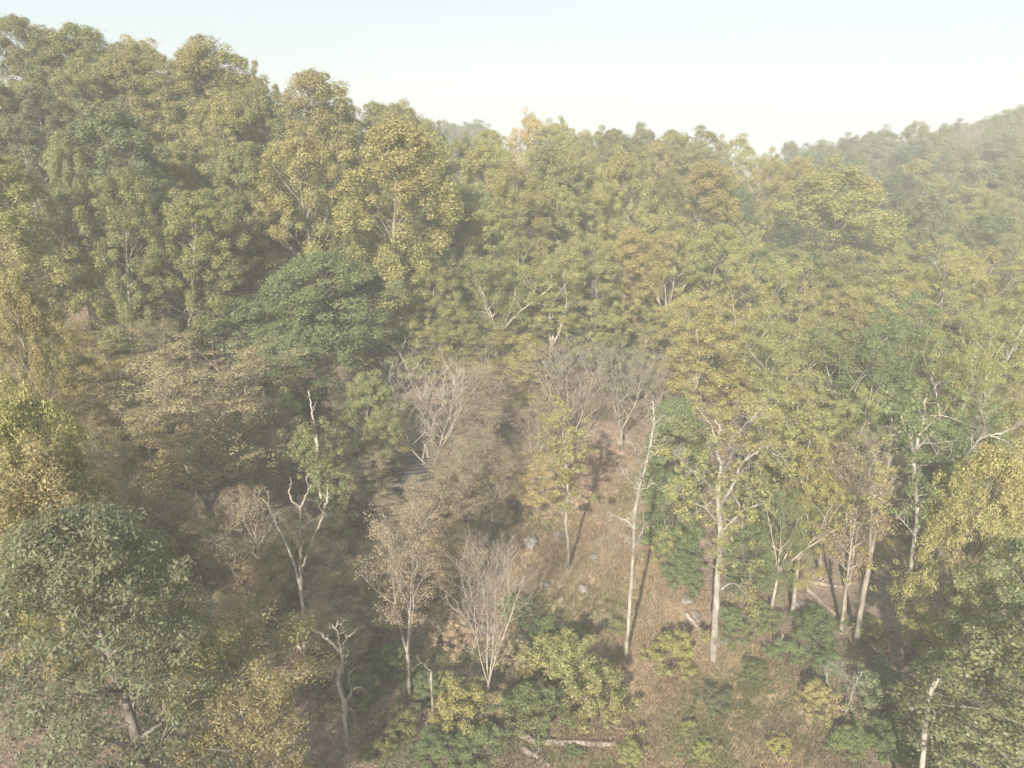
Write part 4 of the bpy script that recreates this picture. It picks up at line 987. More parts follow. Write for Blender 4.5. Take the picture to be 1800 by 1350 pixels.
limb_tree("dead_tree", "tall dead tree with three long bare limbs rising from one trunk", [
 (0.21, 0.13, [(536,1170),(535,1130),(533,1080),(529,1040),(528,998)]),
 (0.13, 0.07, [(528,998),(528,960),(527,925),(527,893)]),
 (0.08, 0.03, [(527,893),(508,870),(512,852),(508,838)]),
 (0.08, 0.03, [(527,893),(533,884),(543,860),(539,847),(542,832)]),
 (0.05, 0.02, [(541,862),(549,852),(553,844)]),
 (0.115, 0.05, [(529,1040),(517,993),(497,943),(480,907),(470,887),(461,877)]),
 (0.06, 0.03, [(471,889),(472,876),(469,862)]),
 (0.11, 0.05, [(530,1010),(534,990),(547,957),(563,917),(573,887),(580,871)]),
 (0.06, 0.02, [(571,892),(574,872),(576,850)]),
 (0.05, 0.02, [(568,900),(561,890),(566,880)]),
 (0.07, 0.03, [(527,962),(520,955),(514,947)]),
 (0.07, 0.03, [(527,962),(533,955),(537,947)]),
 (0.20, 0.10, [(533,1150),(524,1125),(519,1095),(516,1072)])], 11, PALE, twig=(1, 0.5, 1), group="dead trees", handle="three-limbed snag")
limb_tree("dead_tree", "crooked silvery dead tree with twisting arms in near shade", [
 (0.22, 0.15, [(608,1310),(606,1270),(606,1243),(602,1228),(594,1205),(596,1183)]),
 (0.15, 0.07, [(596,1183),(602,1157),(598,1146),(589,1135),(574,1122),(563,1113),(545,1106)]),
 (0.10, 0.03, [(599,1148),(597,1130),(594,1112),(589,1104),(593,1090)]),
 (0.08, 0.03, [(600,1142),(606,1126),(615,1118),(624,1112)]),
 (0.06, 0.02, [(590,1106),(580,1098),(577,1092)]),
 (0.06, 0.02, [(593,1100),(602,1094),(609,1088)]),
 (0.11, 0.05, [(604,1238),(611,1228),(618,1217),(613,1198),(615,1183),(624,1174)]),
 (0.05, 0.02, [(617,1214),(628,1208),(636,1207)]),
 (0.06, 0.02, [(603,1160),(610,1152),(612,1143)]),
 (0.06, 0.03, [(594,1200),(592,1180),(593,1167)]),
 (0.05, 0.02, [(613,1243),(624,1257),(622,1280)])], 12, WHITE, twig=(3, 0.7, 2), group="dead trees", handle="crooked silvery snag")
limb_tree("vine_clad_tree", "broken dead stem clad in green vine behind three-limbed snag", [
 (0.26, 0.15, [(606,1100),(602,1050),(594,1000),(580,930),(566,880),(557,835),(558,780)]),
 (0.15, 0.05, [(558,780),(553,752),(550,733),(547,713),(542,687)]),
 (0.06, 0.03, [(550,720),(554,712),(556,706)]),
 (0.05, 0.03, [(553,752),(549,745),(547,737)])], 13, PALE, twig=(0, 0, 0), group="dead trees", handle="vine-clad stem",
 vine=([(606,1050),(606,960),(592,890),(575,850),(545,810),(540,780),(548,760)], 240, 0.85, 'pg'), Y=66)
limb_tree("bare_tree", "tall slim bare tree with a drooping arch of twigs on the meadow", [
 (0.20, 0.11, [(1100,1160),(1104,1110),(1107,1060),(1112,985),(1115,950),(1115,910),(1122,867),(1127,840)]),
 (0.12, 0.04, [(1127,840),(1137,810),(1143,780),(1148,750),(1150,727),(1147,705)]),
 (0.09, 0.03, [(1125,850),(1127,817),(1118,800),(1107,788),(1090,770)]),
 (0.07, 0.02, [(1122,862),(1105,843),(1097,833),(1087,836)]),
 (0.06, 0.02, [(1141,790),(1153,800),(1160,779),(1173,767)]),
 (0.06, 0.02, [(1122,864),(1136,858),(1150,850),(1160,862)]),
 (0.05, 0.02, [(1118,800),(1112,780),(1104,770)]),
 (0.10, 0.04, [(1114,935),(1107,920),(1093,912),(1070,908),(1066,927)]),
 (0.05, 0.02, [(1067,922),(1058,950),(1058,980)]),
 (0.05, 0.02, [(1067,925),(1074,950),(1084,965)]),
 (0.07, 0.02, [(1113,963),(1123,947),(1132,923),(1130,903)]),
 (0.05, 0.02, [(1148,750),(1160,735),(1172,730)]),
 (0.04, 0.02, [(1145,770),(1135,755),(1130,740)])], 14, WHITE, twig=(7, 1.3, 3), crook=0.36, group="trees around the clearing", handle="slim bare meadow tree")
limb_tree("leafy_tree", "slim tree with wavy trunk and yellow-green leaves standing in meadow", [
 (0.20, 0.12, [(997,1003),(999,960),(994,915),(998,870),(995,830),(992,780)]),
 (0.10, 0.03, [(992,780),(985,745),(982,700)]),
 (0.07, 0.02, [(995,825),(1010,790),(1020,760)]),
 (0.07, 0.02, [(994,815),(975,790),(965,760)]),
 (0.05, 0.02, [(997,880),(1008,872),(1022,862)])], 15, GREY, twig=(4, 1.3, 2), col='sy', group="trees around the clearing", handle="wavy-trunked meadow tree",
 leaf=dict(n=10, per=70, r=0.55, size=0.20, tips=0.35, blobs=[(988,755,90,110),(1005,800,80,60),(975,720,60,60),(1030,790,50,40),(965,790,50,50),(985,835,60,30),(1043,870,12,30)]))
limb_tree("gnarled_tree", "big gnarled tree with thick straight trunk and twisted pale limbs", [
 (0.36, 0.21, [(1253,1163),(1256,1110),(1258,1060),(1262,1000),(1265,950),(1263,900),(1262,850)]),
 (0.15, 0.05, [(1262,850),(1266,815),(1258,785),(1264,755),(1256,735)]),
 (0.16, 0.05, [(1263,890),(1290,850),(1300,820),(1330,795),(1350,782),(1390,785)]),
 (0.14, 0.04, [(1262,880),(1240,845),(1215,825),(1190,800),(1172,792)]),
 (0.14, 0.04, [(1263,850),(1275,825),(1288,790),(1292,765),(1320,740),(1335,720)]),
 (0.12, 0.03, [(1264,920),(1235,890),(1210,880),(1185,865)]),
 (0.13, 0.04, [(1264,940),(1300,905),(1335,885),(1370,880)]),
 (0.12, 0.03, [(1268,1036),(1288,1025),(1308,1035),(1318,1055),(1328,1068)]),
 (0.08, 0.03, [(1345,785),(1365,800),(1385,812)]),
 (0.08, 0.03, [(1215,825),(1205,840),(1195,860)]),
 (0.08, 0.03, [(1260,775),(1248,745),(1235,730),(1220,705)])], 16, (0.37, 0.345, 0.31), twig=(6, 1.9, 3), crook=0.40, col='sy', group="trees around the clearing",
 leaf=dict(n=3.4, per=60, r=0.55, size=0.19, tips=0.05, blobs=[(1265,690,170,100),(1330,760,120,100),(1200,800,90,100),(1330,880,120,110),(1225,900,90,90),(1300,960,100,70),(1190,960,60,70)]), handle="gnarled tree")
limb_tree("pale_trunk_tree", "tall pale slender trunk bare to the fork beside near green tree", [
 (0.23, 0.13, [(1584,1178),(1593,1080),(1601,1000),(1608,940),(1612,900),(1608,850),(1605,805)]),
 (0.15, 0.06, [(1605,805),(1600,770),(1588,745),(1580,725)]),
 (0.17, 0.06, [(1605,805),(1615,770),(1624,735),(1628,700)]),
 (0.09, 0.03, [(1608,940),(1590,920),(1575,905)]),
 (0.08, 0.03, [(1604,800),(1622,780),(1650,778),(1665,776)]),
 (0.08, 0.03, [(1626,732),(1650,730),(1690,742)])], 17, WHITE, twig=(4, 1.8, 2), col='gr', group="pale trunks on the right-hand side",
 leaf=dict(n=9, per=70, r=0.55, size=0.22, tips=0.2, blobs=[(1590,690,110,70),(1650,690,100,60)]), handle="tall pale trunk")
limb_tree("pale_trunk_tree", "leaning pale tree with limbs spreading to the picture edge", [
 (0.27, 0.16, [(1640,1010),(1655,930),(1668,870),(1680,830)]),
 (0.15, 0.05, [(1680,830),(1700,800),(1718,775),(1730,745),(1722,720)]),
 (0.11, 0.03, [(1718,775),(1740,765),(1765,760),(1795,745)]),
 (0.11, 0.04, [(1680,830),(1676,795),(1672,770)]),
 (0.08, 0.02, [(1740,766),(1765,775),(1780,785)])], 18, WHITE, twig=(5, 1.8, 3), crook=0.3, group="pale trunks on the right-hand side", handle="leaning pale tree")
limb_tree("pale_trunk_tree", "pair of straight brownish stems rising through yellow leaves", [
 (0.27, 0.15, [(1504,1130),(1515,1060),(1530,980),(1545,900),(1552,860),(1565,800)]),
 (0.16, 0.05, [(1530,980),(1530,900),(1528,830),(1532,770)]),
 (0.10, 0.03, [(1552,870),(1575,830),(1590,790)]),
 (0.10, 0.03, [(1552,860),(1540,810),(1520,770)])], 19, GREY, twig=(4, 1.9, 3), crook=0.2, col='ye', group="pale trunks on the right-hand side",
 leaf=dict(n=7, per=60, r=0.6, size=0.17, flat=0.4, tips=0.05, blobs=[(1530,1000,120,80),(1570,930,80,60),(1490,900,80,50)]), handle="paired brownish stems")
limb_tree("birch_tree", "small forked white-stemmed bare tree in the brush", [
 (0.075, 0.04, [(1484,1257),(1492,1235),(1503,1205),(1515,1180)]),
 (0.07, 0.03, [(1474,1252),(1468,1225),(1455,1195),(1448,1170)]),
 (0.04, 0.015, [(1503,1205),(1530,1190),(1552,1172)]),
 (0.04, 0.015, [(1503,1205),(1480,1180),(1460,1165)])], 20, WHITE, twig=(9, 1.0, 3), crook=0.25, group="trees around the clearing", handle="small forked white tree")
limb_tree("pale_trunk_tree", "white leaning trunk in front of the near right green tree", [
 (0.20, 0.12, [(1620,1349),(1625,1290),(1632,1230),(1642,1205),(1650,1190)]),
 (0.06, 0.02, [(1625,1245),(1612,1243),(1603,1246)])], 21, WHITE, twig=(2, 0.8, 2), Y=39, group="pale trunks on the right-hand side", handle="white leaning trunk")
limb_tree("broken_pole", "straight broken-topped pole of a dead tree among the right-hand trunks", [
 (0.22, 0.15, [(1442,1017),(1443,980),(1444,938)])], 22, (0.34, 0.30, 0.25), twig=(0, 0, 0), group="dead trees", handle="broken pole")
limb_tree("dead_tree", "short grey broken stem with a snapped crooked top near the yellow shrub", [
 (0.14, 0.10, [(762,1262),(760,1225),(758,1180)]),
 (0.05, 0.02, [(758,1180),(745,1168),(735,1165),(725,1180)]),
 (0.04, 0.02, [(740,1166),(735,1158),(733,1152)])], 23, GREY, twig=(3, 0.7, 2), group="dead trees", handle="short broken stem")
limb_tree("white_stub", "tiny white broken stub rising out of the brush", [
 (0.13, 0.06, [(1374,1142),(1374,1128),(1376,1115)])], 24, WHITE, twig=(0, 0, 0), group="dead trees")
for i, (pts, lab) in enumerate([
 ([(1305,1020),(1306,960),(1303,900)], "dark brown trunk right of the big gnarled tree"),
 ([(1358,1035),(1360,970),(1366,900)], "slim brown trunk standing second right of the gnarled tree"),
 ([(1390,1050),(1398,980),(1408,920),(1412,820)], "pale leaning double-width trunk left of the broken pole"),
 ([(1495,990),(1496,930),(1500,870)], "straight trunk just right of the broken pole"),
 ([(1650,980),(1658,930),(1660,890)], "grey trunk in shade under the leaning pale tree")]):
    limb_tree("forest_trunk", lab, [(0.27, 0.17, pts), (0.12, 0.04, [pts[-1], (pts[-1][0] + 14, pts[-1][1] - 60), (pts[-1][0] + 8, pts[-1][1] - 120)]),
              (0.10, 0.03, [pts[-1], (pts[-1][0] - 22, pts[-1][1] - 50), (pts[-1][0] - 30, pts[-1][1] - 90)])], 40 + i, (0.26, 0.23, 0.20), twig=(3, 1.8, 2), col='sy',
              leaf=dict(n=9, per=70, r=0.6, size=0.22, tips=0.15, blobs=[(pts[-1][0], pts[-1][1] - 70, 100, 100)]), group="trunks among the right-hand trees")
limb_tree("dead_tree", "leaning dead stem slanting over the meadow's right-hand edge", [
 (0.13, 0.07, [(1228,1040),(1205,990),(1180,950),(1168,915),(1165,890)]),
 (0.05, 0.02, [(1166,905),(1155,888),(1140,882)]),
 (0.06, 0.02, [(1200,980),(1212,960),(1222,945)])], 31, GREY, twig=(3, 0.9, 2), Y=72, group="dead trees")
# ------------------------------------------------------------------ shrubs
for s in range(4):
    P_('H', seed=1200 + s, H=3.0, R=1.7, base=0.02, n1=14, a_lo=1.0, a_hi=0.5, k2=3, k3=0, clump_r=0.40, per=135, size=0.135, hollow=0.25, on=(1, 2), keep=0.8, shell=55, trop=0.04, wander=0.2,
       fork=(4, 0.06, 0.6), trunk_r=0.05, flat=0.7, profile=(0.35, 0.3, 0.85), irr=0.32, core=0.3)
BARKC['H'] = (0.24, 0.20, 0.17); TNAME['H'] = "shrub"
SHRUBS = """
ye 812 1302 108 95 bright yellow round shrub near the bottom of the picture|bright yellow shrub
yg 985 1225 120 105 big yellow-green bush with ragged top in the near meadow|big ragged bush
yo 1055 1290 130 120 yellowish bush joined to the big ragged bush, nearer and wider|joined wide bush
gr 940 1300 110 85 green bush at the foot of the big ragged bush|green bush at its foot
gr 840 1349 130 75 mid green bush below the bright yellow shrub|green bush below yellow shrub
gr 770 1349 100 60 low green bush left of the bush below the yellow shrub|
yg 1180 1195 95 80 yellow-green loose bush right of the slim bare tree|loose bush by the bare tree
gr 1262 1262 100 48 flat-topped green bush on the near slope|flat-topped green bush
yg 1209 1295 30 30 tiny bright yellow-green bush below the flat-topped one|tiny bright bush
ye 1442 1262 60 70 upright yellow bush left of small forked white tree|upright yellow bush
gg 1550 1262 115 85 large grey-green dense bush right of small forked white tree|large grey-green bush
gr 1440 1135 95 60 green bush under the yellow understory leaves|green bush under yellow leaves
gr 1390 1170 90 50 green low bush left of the white stub|low bush by the stub
gr 1290 1130 55 70 green bush against the right side of gnarled trunk|bush against the gnarled trunk
yg 1165 985 70 70 yellow-green vine bush on the meadow edge|vine bush on meadow edge
gr 1205 1040 80 65 green bush at the meadow edge under the leaning dead stem|bush under leaning dead stem
gr 965 1150 85 60 green bush at the left-hand meadow edge|green meadow-edge bush
gr 905 1085 55 40 small green sprig bush by the grey bare tree|sprig bush
yg 785 1240 65 60 yellow-green bush beside the short broken stem|bush by the broken stem
ol 700 1300 110 55 olive low bush left of the short broken stem|olive low bush
ol 660 1345 100 50 olive low bush at the bottom left of the olive one|
gr 1500 1340 120 60 green low bush at the bottom under the white-stemmed tree|
yg 1380 1340 110 45 yellow-green brush bush in the near right brush|
gr 1580 1345 90 60 green bush beside the white leaning trunk|
ol 1085 1115 40 30 small dark olive bush alone in the meadow grass|lone meadow bush
gr 1330 1200 70 40 green bush low beside the tan slope|
br 880 1270 70 55 brown leafless-looking bush behind the near fallen log|
gr 1010 1345 90 35 green low bush behind the pale lying log|
ol 620 1240 80 60 olive bush beneath the crooked silvery snag|
gr 690 1190 90 60 green bush under the nearly bare tan tree|
gr 740 1235 80 50 green bush right of the bush under tan tree|
yg 1110 1349 80 40 yellow-green low bush at the bottom of the meadow|
br 640 1100 100 60 brown bush in shade right of the vine-clad stem|
ta 800 1140 90 60 tan bush left of the grey bare tree|
ta 905 1180 80 60 tan bush below the sprig bush|
br 740 1060 110 55 brown bush behind the nearly bare tan tree|
gr 1460 1190 80 45 green bush between the stub and grey-green bush|
ye 1530 1130 60 45 yellow bush at the foot of paired brownish stems|
gr 1640 1170 90 60 green bush at the foot of the tall pale trunk|
gr 1345 1110 60 45 green bush among the brown trunks|
yg 1240 1349 100 45 yellow-green brush at the bottom right of the meadow|
"""
for row in SHRUBS.strip().splitlines():
    a, handle = row.split('|')
    f = a.split()
    col, u, v, w, h = f[0], *map(float, f[1:5])
    lab = " ".join(f[5:])
    p = on_ground(u, v)
    dep = depth_of(p)
    wm = w / F * dep
    tilt = math.atan2(CAMZ - p[2], p[1])
    hm = max(0.5, (h / F * dep - 0.55 * wm * math.sin(tilt) * 0.6) / math.cos(tilt))
    hm = min(hm, 1.1 * wm)
    place('H', col, p[0], p[1] + wm * 0.2, hm, wm, lab, "shrubs around the meadow", cat='shrub')
    USED.add(lab)

# ------------------------------------------------------------------ rocks
ROCK = mixed("lichen_rock", (0.13, 0.12, 0.108), (0.25, 0.235, 0.21), 2.2, bump=0.7)
def rock(u, v, wpx, label, flat=0.6, seed=0, name="rock"):
    rng = np.random.default_rng(seed)
    p = on_ground(u, v)
    w = wpx * 0.78 / F * depth_of(p)
    nu, nv = 12, 8
    th = np.arange(nu) * 2 * PI / nu; ph = np.linspace(0.06, PI - 0.06, nv)
    D = np.stack([np.sin(ph)[:, None] * np.cos(th), np.sin(ph)[:, None] * np.sin(th), np.cos(ph)[:, None] * np.ones(nu)], -1)
    # cut the ball by random planes so it gets faces and edges
    r = np.ones(D.shape[:2])
    for _ in range(11):
        n = norm(rng.normal(0, 1, 3)); k = D @ n
        r = np.where(k > 0.2, np.minimum(r, rng.uniform(0.62, 0.9) / np.maximum(k, 0.2)), r)
    V = D * r[..., None] * np.array([1, rng.uniform(0.6, 0.9), flat]) * w * 0.56 + rng.normal(0, 0.012 * w, D.shape)
    ii = np.arange(nu * nv).reshape(nv, nu); nx = np.roll(ii, -1, 1)
    q = np.stack([ii[:-1], ii[1:], nx[1:], nx[:-1]], -1).reshape(-1, 4)
    Vf = V.reshape(-1, 3)
    top = len(Vf); Vf = np.vstack([Vf, V[0].mean(0), V[-1].mean(0)])
    me = bpy.data.meshes.new("rock")
    faces = [tuple(x) for x in q] + [(int(ii[0, i]), int(nx[0, i]), top) for i in range(nu)] + [(int(nx[-1, i]), int(ii[-1, i]), top + 1) for i in range(nu)]
    me.from_pydata(Vf.tolist(), [], faces); me.materials.append(ROCK); me.update()
    o = mesh_obj(name, me, loc=(p[0], p[1], p[2] + 0.06 * w))
    o.rotation_euler[2] = rng.random() * 6
    tag(o, label, "rock", "rocks lying in the meadow"); USED.add(label)
for i, (u, v, w, lab, fl) in enumerate([
 (932,956,46,"largest pale boulder under the rusty tree at the upper meadow", 0.6),
 (981,940,24,"pale angular rock right of the largest boulder", 0.7),
 (959,1030,24,"grey upright rock in the upper left of the meadow", 0.9),
 (1026,1040,32,"grey rock standing in the middle of the meadow grass", 0.8),
 (988,1056,22,"small pale rock below and left of the middle meadow rock", 0.6),
 (1077,1002,18,"small round grey rock left of the slim bare tree", 0.6),
 (1042,980,30,"low whitish rock under the drooping arch of twigs", 0.35),
 (1207,1056,42,"long pale rock slab at the right-hand meadow edge", 0.45),
 (1222,1080,34,"pale rock just below the long slab", 0.4),
 (1275,1128,40,"flat pale rock behind the gnarled trunk", 0.4),
 (1318,1092,34,"pale rock uphill of the flat rock behind the gnarled trunk", 0.45),
 (1258,1305,22,"white stone in the brush at the bottom right", 0.6),
 (1405,1065,40,"pale rock at the foot of the pale leaning trunk", 0.5),
 (1228,1092,26,"smallest rock at the lower end of the right-hand row", 0.5)]):
    rock(u, v, w, lab, fl, 60 + i)

# ------------------------------------------------------------------ fallen logs
WOODC = (0.30, 0.255, 0.215)
def log(a, b, wpx, label, seed, col=WOODC):
    rng = np.random.default_rng(seed)
    A, B = on_ground(*a), on_ground(*b)
    r = wpx / F * depth_of(A) * 0.5
    n = 9
    t = np.linspace(0, 1, n)[:, None]
    C = A * (1 - t) + B * t
    C[:, 2] = np.maximum(C[:, 2], ground(C[:, 0], C[:, 1])) + r * 0.6
    C += rng.normal(0, r * 0.12, C.shape)
    o0 = C[0].copy(); L = C - o0
    T = Tubes()
    R = np.linspace(r, r * 0.7, n) * (1 + rng.normal(0, 0.05, n))
    # broken, closed ends
    L2 = np.vstack([L[0] - (L[1] - L[0]) * 0.03, L, L[-1] + (L[-1] - L[-2]) * 0.12]); R2 = np.concatenate([[0.02], R, [0.03]])
    T.add(L2[None], R2[None], 9)
    p, d, rr, tt, _ = children(L[None], R[None], 4, 0.3, 0.95, 0.9, 0.2, rng)
    q, qr = grow(p, d, 0.4 + 0.8 * rng.random(4), rr * 0.35, rr * 0.15, 3, 0.2, 0.1, rng)
    T.add(q, qr, 5)
    o = mesh_obj("fallen_log", T.mesh("fallen_log", BARK), loc=o0); o.color = (*col, 1)
    tag(o, label, "log", "fallen logs"); USED.add(label)
log((955,1308), (1078,1312), 13, "long pale fallen log lying across the near meadow", 71, (0.38, 0.33, 0.28))
log((882,1275), (942,1310), 15, "mossy fallen log slanting beside the bright yellow shrub", 72)
log((918,1318), (965,1349), 13, "brown fallen log running off the bottom of the picture", 73, (0.25, 0.21, 0.18))
log((1415,1035), (1470,1085), 9, "brown log slanting down below the broken pole", 74)
log((1400,1022), (1482,1035), 8, "long thin log lying level under the broken pole", 75)
log((1455,1243), (1490,1250), 10, "short pale log behind the small forked white tree", 76, (0.38, 0.34, 0.29))
log((630,1278), (682,1265), 9, "short brown log right of the crooked silvery snag", 77, (0.26, 0.19, 0.15))
log((1535,1107), (1575,1112), 7, "thin pale log lying behind the paired brownish stems", 78)
log((1205,1080), (1232,1112), 8, "split pale log beside the row of rocks", 79, (0.36, 0.32, 0.28))

# ------------------------------------------------------------------ the house among the trees
hb = on_ground(684, 882)
HX, HY = hb[0], hb[1] + 2.0
HZ = g1(HX, HY)
house = empty("house", (HX, HY, HZ)); house.rotation_euler[2] = math.radians(14)
tag(house, "house with dark grey roof and pale gutter half hidden among tan trees", "house"); USED.add(house["label"])
def box_mesh(nm, x0, x1, y0, y1, z0, z1, mat):
    V = np.array([(x, y, z) for z in (z0, z1) for y in (y0, y1) for x in (x0, x1)], float)
    return quads_mesh(nm, V, np.array([(0, 2, 3, 1), (4, 5, 7, 6), (0, 1, 5, 4), (2, 6, 7, 3), (0, 4, 6, 2), (1, 3, 7, 5)]), mat)
WALLM = mixed("house_siding", (0.085, 0.07, 0.06), (0.12, 0.10, 0.085), 4.0, stretch=(1, 1, 6))
ROOFM = mixed("roof_shingle", (0.065, 0.063, 0.064), (0.095, 0.092, 0.092), 5.0, bump=0.6)
GUTM = mixed("gutter_metal", (0.30, 0.29, 0.27), (0.38, 0.37, 0.35), 2.0, rough=0.5)
GLASSM = mixed("window_glass", (0.03, 0.035, 0.04), (0.05, 0.055, 0.06), 0.5, rough=0.1, bump=0)
hw, hd, he, hr = 4.6, 3.4, 2.9, 2.3       # half width, half depth, eaves, rise
mesh_obj("wall", box_mesh("wall", -hw, hw, -hd, hd, -1.2, he, WALLM), house)
def gable(xs, nm):
    V = np.array([(xs, -hd, he), (xs, hd, he), (xs, 0, he + hr * hd / (hd + 0.5)), (xs + 0.05, -hd, he), (xs + 0.05, hd, he), (xs + 0.05, 0, he + hr * hd / (hd + 0.5))])
    me = bpy.data.meshes.new(nm); me.from_pydata(V.tolist(), [], [(0, 1, 2), (3, 5, 4), (0, 3, 4, 1), (1, 4, 5, 2), (2, 5, 3, 0)]); me.materials.append(WALLM); me.update()
    mesh_obj("gable", me, house)
gable(-hw, "gable"); gable(hw - 0.05, "gable")
roof = empty("roof", (0, 0, 0)); roof.parent = house
ov = 0.5
nrow = 9
for s in (-1, 1):       # overlapping courses of shingles
    for k in range(nrow):
        t0, t1 = k / nrow, (k + 1.12) / nrow
        ya, yb = s * (hd + ov) * (1 - t0), s * (hd + ov) * (1 - min(t1, 1.0))
        za, zb = he - 0.1 + hr * t0 + 0.040, he - 0.1 + hr * min(t1, 1.0) + 0.035
        V = np.array([(-hw - ov, ya, za), (hw + ov, ya, za), (hw + ov, yb, zb), (-hw - ov, yb, zb), (-hw - ov, ya, za - 0.012), (hw + ov, ya, za - 0.012), (hw + ov, yb, zb - 0.05), (-hw - ov, yb, zb - 0.05)])
        mesh_obj("shingle_course", quads_mesh("shingle_course", V, np.array([(0, 1, 2, 3), (7, 6, 5, 4), (0, 4, 5, 1), (1, 5, 6, 2), (2, 6, 7, 3), (3, 7, 4, 0)]), ROOFM), roof)
for s in (-1, 1):
    mesh_obj("gutter", box_mesh("gutter", -hw - ov - 0.05, hw + ov + 0.05, s * (hd + ov + 0.09) - 0.08, s * (hd + ov + 0.09) + 0.08, he - 0.16, he - 0.01, GUTM), roof)
mesh_obj("ridge_cap", box_mesh("ridge_cap", -hw - ov, hw + ov, -0.13, 0.13, he - 0.1 + hr + 0.02, he + hr - 0.02, ROOFM), roof)
for xw in (-3.0, -0.9, 2.6):
    wdw = mesh_obj("window", box_mesh("window", xw - 0.55, xw + 0.55, -hd - 0.06, -hd - 0.003, 0.9, 2.2, WALLM), house)
    mesh_obj("pane", box_mesh("pane", xw - 0.46, xw + 0.46, -hd - 0.075, -hd - 0.062, 0.98, 2.12, GLASSM), wdw)
mesh_obj("door", box_mesh("door", 0.6, 1.5, -hd - 0.06, -hd - 0.004, 0.0, 2.05, GLASSM), house)
mesh_obj("chimney", box_mesh("chimney", 1.8, 2.5, 0.6, 1.2, he, he + hr + 0.35, ROCK), roof)
# ------------------------------------------------------------------ undergrowth, grass, fallen leaves (each one mass)
grng = np.random.default_rng(5)
def scatter(n, x0, x1, y0, y1):
    return grng.uniform(x0, x1, n), grng.uniform(y0, y1, n)
def patch(x, y, s, seed=0.0):
    return 0.5 + 0.25 * (np.sin(x * s + seed + 1.7 * np.sin(y * s * 0.7 + seed)) + np.sin(y * s * 1.2 + 2 * seed + 1.4 * np.sin(x * s * 0.8)))
def mass(name, x, y, hgt, rad, per, size, flat, col, label=None, droop=0.0):
    LV = Leaves()
    z = ground(x, y)
    LV.clumps(np.stack([x, y, z + hgt], -1), rad, per, size, flat, grng, droop=droop, up_bias=0.6, hollow=0.25)
    o = mesh_obj(name, LV.mesh(name, LEAF, grng, True)); o.color = (*col, 1)
    return tag(o, label, None, None, 'stuff')
def infov(x, y, m=1.06):
    return np.abs(x) < 0.76 * m * (y + 8)
# brown brush of the shaded wood floor
x, y = scatter(10500, -75, 80, 24, 125)
md = poly_dist(x, y, MEADOW)
k = infov(x, y) & (md < -0.5) & (patch(x, y, 0.35, 1.0) > np.where(x < -5, 0.22, 0.40)) & ~((np.abs(x - HX) < 7) & (np.abs(y - HY) < 6))
x, y = x[k], y[k]
half = grng.random(len(x)) < np.clip((x + 5) / 30, 0.12, 0.85)
mass("brown_undergrowth", x[~half], y[~half], 0.25 + 1.3 * grng.random((~half).sum()), 0.45 + 0.5 * grng.random((~half).sum()), 24, 0.16, 0.6, (0.30, 0.235, 0.15), "brown leafy undergrowth covering the shaded wood floor")
mass("green_undergrowth", x[half], y[half], 0.2 + 0.7 * grng.random(half.sum()), 0.45 + 0.4 * grng.random(half.sum()), 28, 0.16, 0.6, (0.19, 0.205, 0.09), "green and yellow undergrowth between the trees")
# brush at the near edge of the meadow
x, y = scatter(9500, -16, 34, 40, 58)
md = poly_dist(x, y, MEADOW)
low = (y < 52.5 + 2.5 * np.sin(x * 0.5)) | (md < 1.5)
k = low & infov(x, y) & (patch(x, y, 0.7, 3.0) > 0.38)
x, y = x[k], y[k]
g = patch(x, y, 0.45, 5.0) + 0.12 * grng.normal(size=len(x)) > 0.5
mass("green_brush", x[g], y[g], 0.15 + 0.45 * grng.random(g.sum()), 0.3 + 0.35 * grng.random(g.sum()), 20, 0.12, 0.7, (0.195, 0.225, 0.085), "low green brush spreading over the near slope")
mass("russet_brush", x[~g], y[~g], 0.15 + 0.4 * grng.random((~g).sum()), 0.3 + 0.35 * grng.random((~g).sum()), 18, 0.11, 0.7, (0.26, 0.20, 0.14), "low reddish brown brush over the near slope")
# fallen leaves
x, y = scatter(30000, -70, 75, 24, 120)
k = infov(x, y) & (poly_dist(x, y, MEADOW) < 1.0)
x, y = x[k], y[k]
LV = Leaves()
LV.clumps(np.stack([x, y, ground(x, y) + 0.03], -1), 0.25, 1, 0.20, 0.1, grng, up_bias=3.0, jit=0.4)
o = mesh_obj("fallen_leaves", LV.mesh("fallen_leaves", LEAF, grng, True)); o.color = (0.31, 0.24, 0.16, 1)
tag(o, "scattered tan fallen leaves on the ground", None, None, 'stuff')
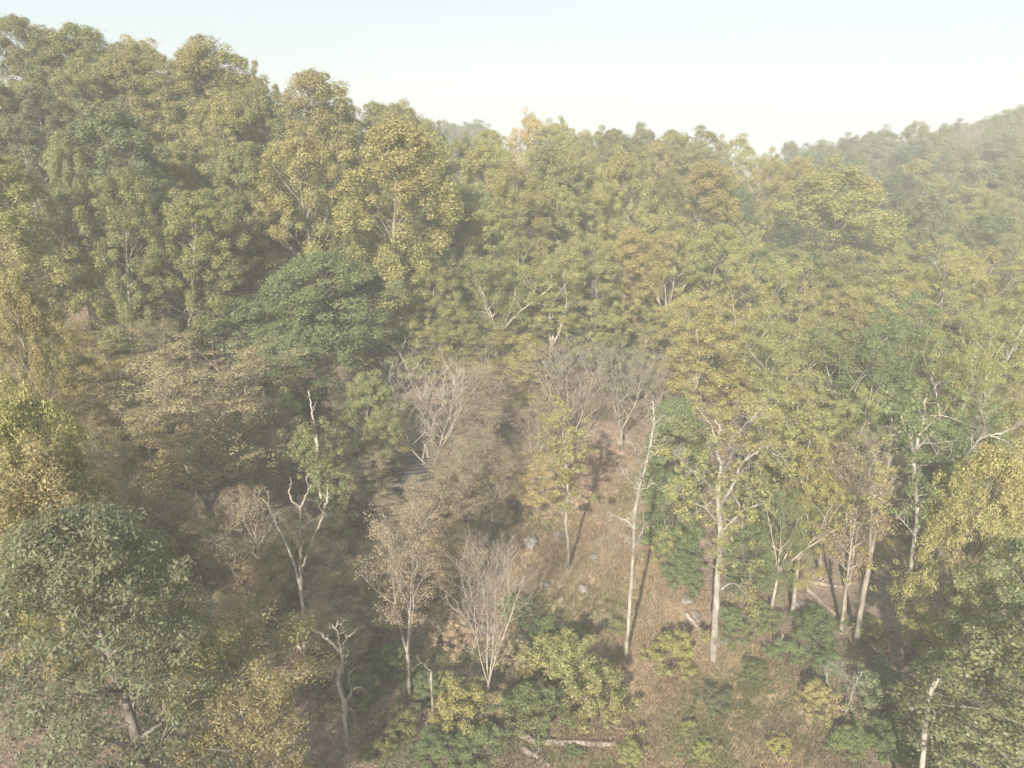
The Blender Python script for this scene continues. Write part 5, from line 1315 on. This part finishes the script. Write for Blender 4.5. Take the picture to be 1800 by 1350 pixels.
# dry grass: tufts of thin upright blades
def grass(name, x, y, hh, nb, col, label):
    n = len(x)
    z = ground(x, y)
    B = np.repeat(np.stack([x, y, z], -1), nb, 0) + grng.normal(0, 0.16, (n * nb, 3)) * np.array([1, 1, 0.0])
    H = np.repeat(hh, nb) * (0.6 + 0.6 * grng.random(n * nb))
    az = grng.random(n * nb) * 2 * PI; ln = np.abs(grng.normal(0.25, 0.22, n * nb))
    tip = B + np.stack([np.cos(az) * ln * H + 0.10 * H, np.sin(az) * ln * H, H], -1)
    a2 = grng.random(n * nb) * 2 * PI; wv = np.stack([np.cos(a2), np.sin(a2), np.zeros(n * nb)], -1) * (0.022 + 0.02 * grng.random((n * nb, 1)))
    mid = B * 0.55 + tip * 0.45 - np.array([0, 0, 1]) * (0.05 * H)[:, None] + np.array([0, 0, 1.0]) * (0.12 * H)[:, None]
    V = np.stack([B, mid + wv, tip, mid - wv], 1).reshape(-1, 3)
    cl = np.repeat(np.clip(patch(x, y, 0.5, 2.0) + 0.2 * grng.normal(size=n), 0, 1), nb)
    me = quads_mesh(name, V, np.arange(len(V)).reshape(-1, 4), LEAF, attrs={"clump": cl, "tint": grng.random(n * nb)})
    o = mesh_obj(name, me); o.color = (*col, 1)
    tag(o, label, None, None, 'stuff')
x, y = scatter(30000, -14, 34, 40, 100)
md = poly_dist(x, y, MEADOW)
k = (md > -1.5 + 1.2 * grng.normal(size=len(x)))
x, y = x[k], y[k]
pz = patch(x, y, 0.28, 4.0) + 0.10 * grng.normal(size=len(x))
red = pz > 0.58; grn = pz < 0.27; tan = ~red & ~grn
hh = 0.30 + 0.35 * patch(x, y, 0.9, 7.0)
grass("tan_grass", x[tan], y[tan], hh[tan], 8, (0.39, 0.30, 0.195), "dry tan grass of the meadow")
grass("reddish_grass", x[red], y[red], hh[red], 9, (0.40, 0.295, 0.205), "reddish seeding grass patches in the meadow")
grass("green_grass", x[grn], y[grn], hh[grn] * 0.8, 9, (0.20, 0.20, 0.085), "greener grass patches in the meadow")
# ------------------------------------------------------------------ the air
hm, hnt, hout = nodes_of("autumn_haze")
pv = hnt.nodes.new("ShaderNodeVolumePrincipled")
pv.inputs["Color"].default_value = HAZE_COL
pv.inputs["Density"].default_value = HAZE_DENSITY
pv.inputs["Anisotropy"].default_value = -0.2
hnt.links.new(pv.outputs[0], hout.inputs["Volume"])
zlo = float(GZ.min()) - 1.0; zhi = 66.0
x0, x1, y0, y1 = gx[0] - 2, gx[-1] + 2, gy[0] - 2, gy[-1] + 2
hv = np.array([(x, y, z) for z in (zlo, zhi) for y in (y0, y1) for x in (x0, x1)])
hq = np.array([(0, 2, 3, 1), (4, 5, 7, 6), (0, 1, 5, 4), (2, 6, 7, 3), (0, 4, 6, 2), (1, 3, 7, 5)])
tag(mesh_obj("haze", quads_mesh("haze", hv, hq, hm)), kind='stuff')
print("TREES", len(TREES), "GZ", GZ.min(), GZ.max())
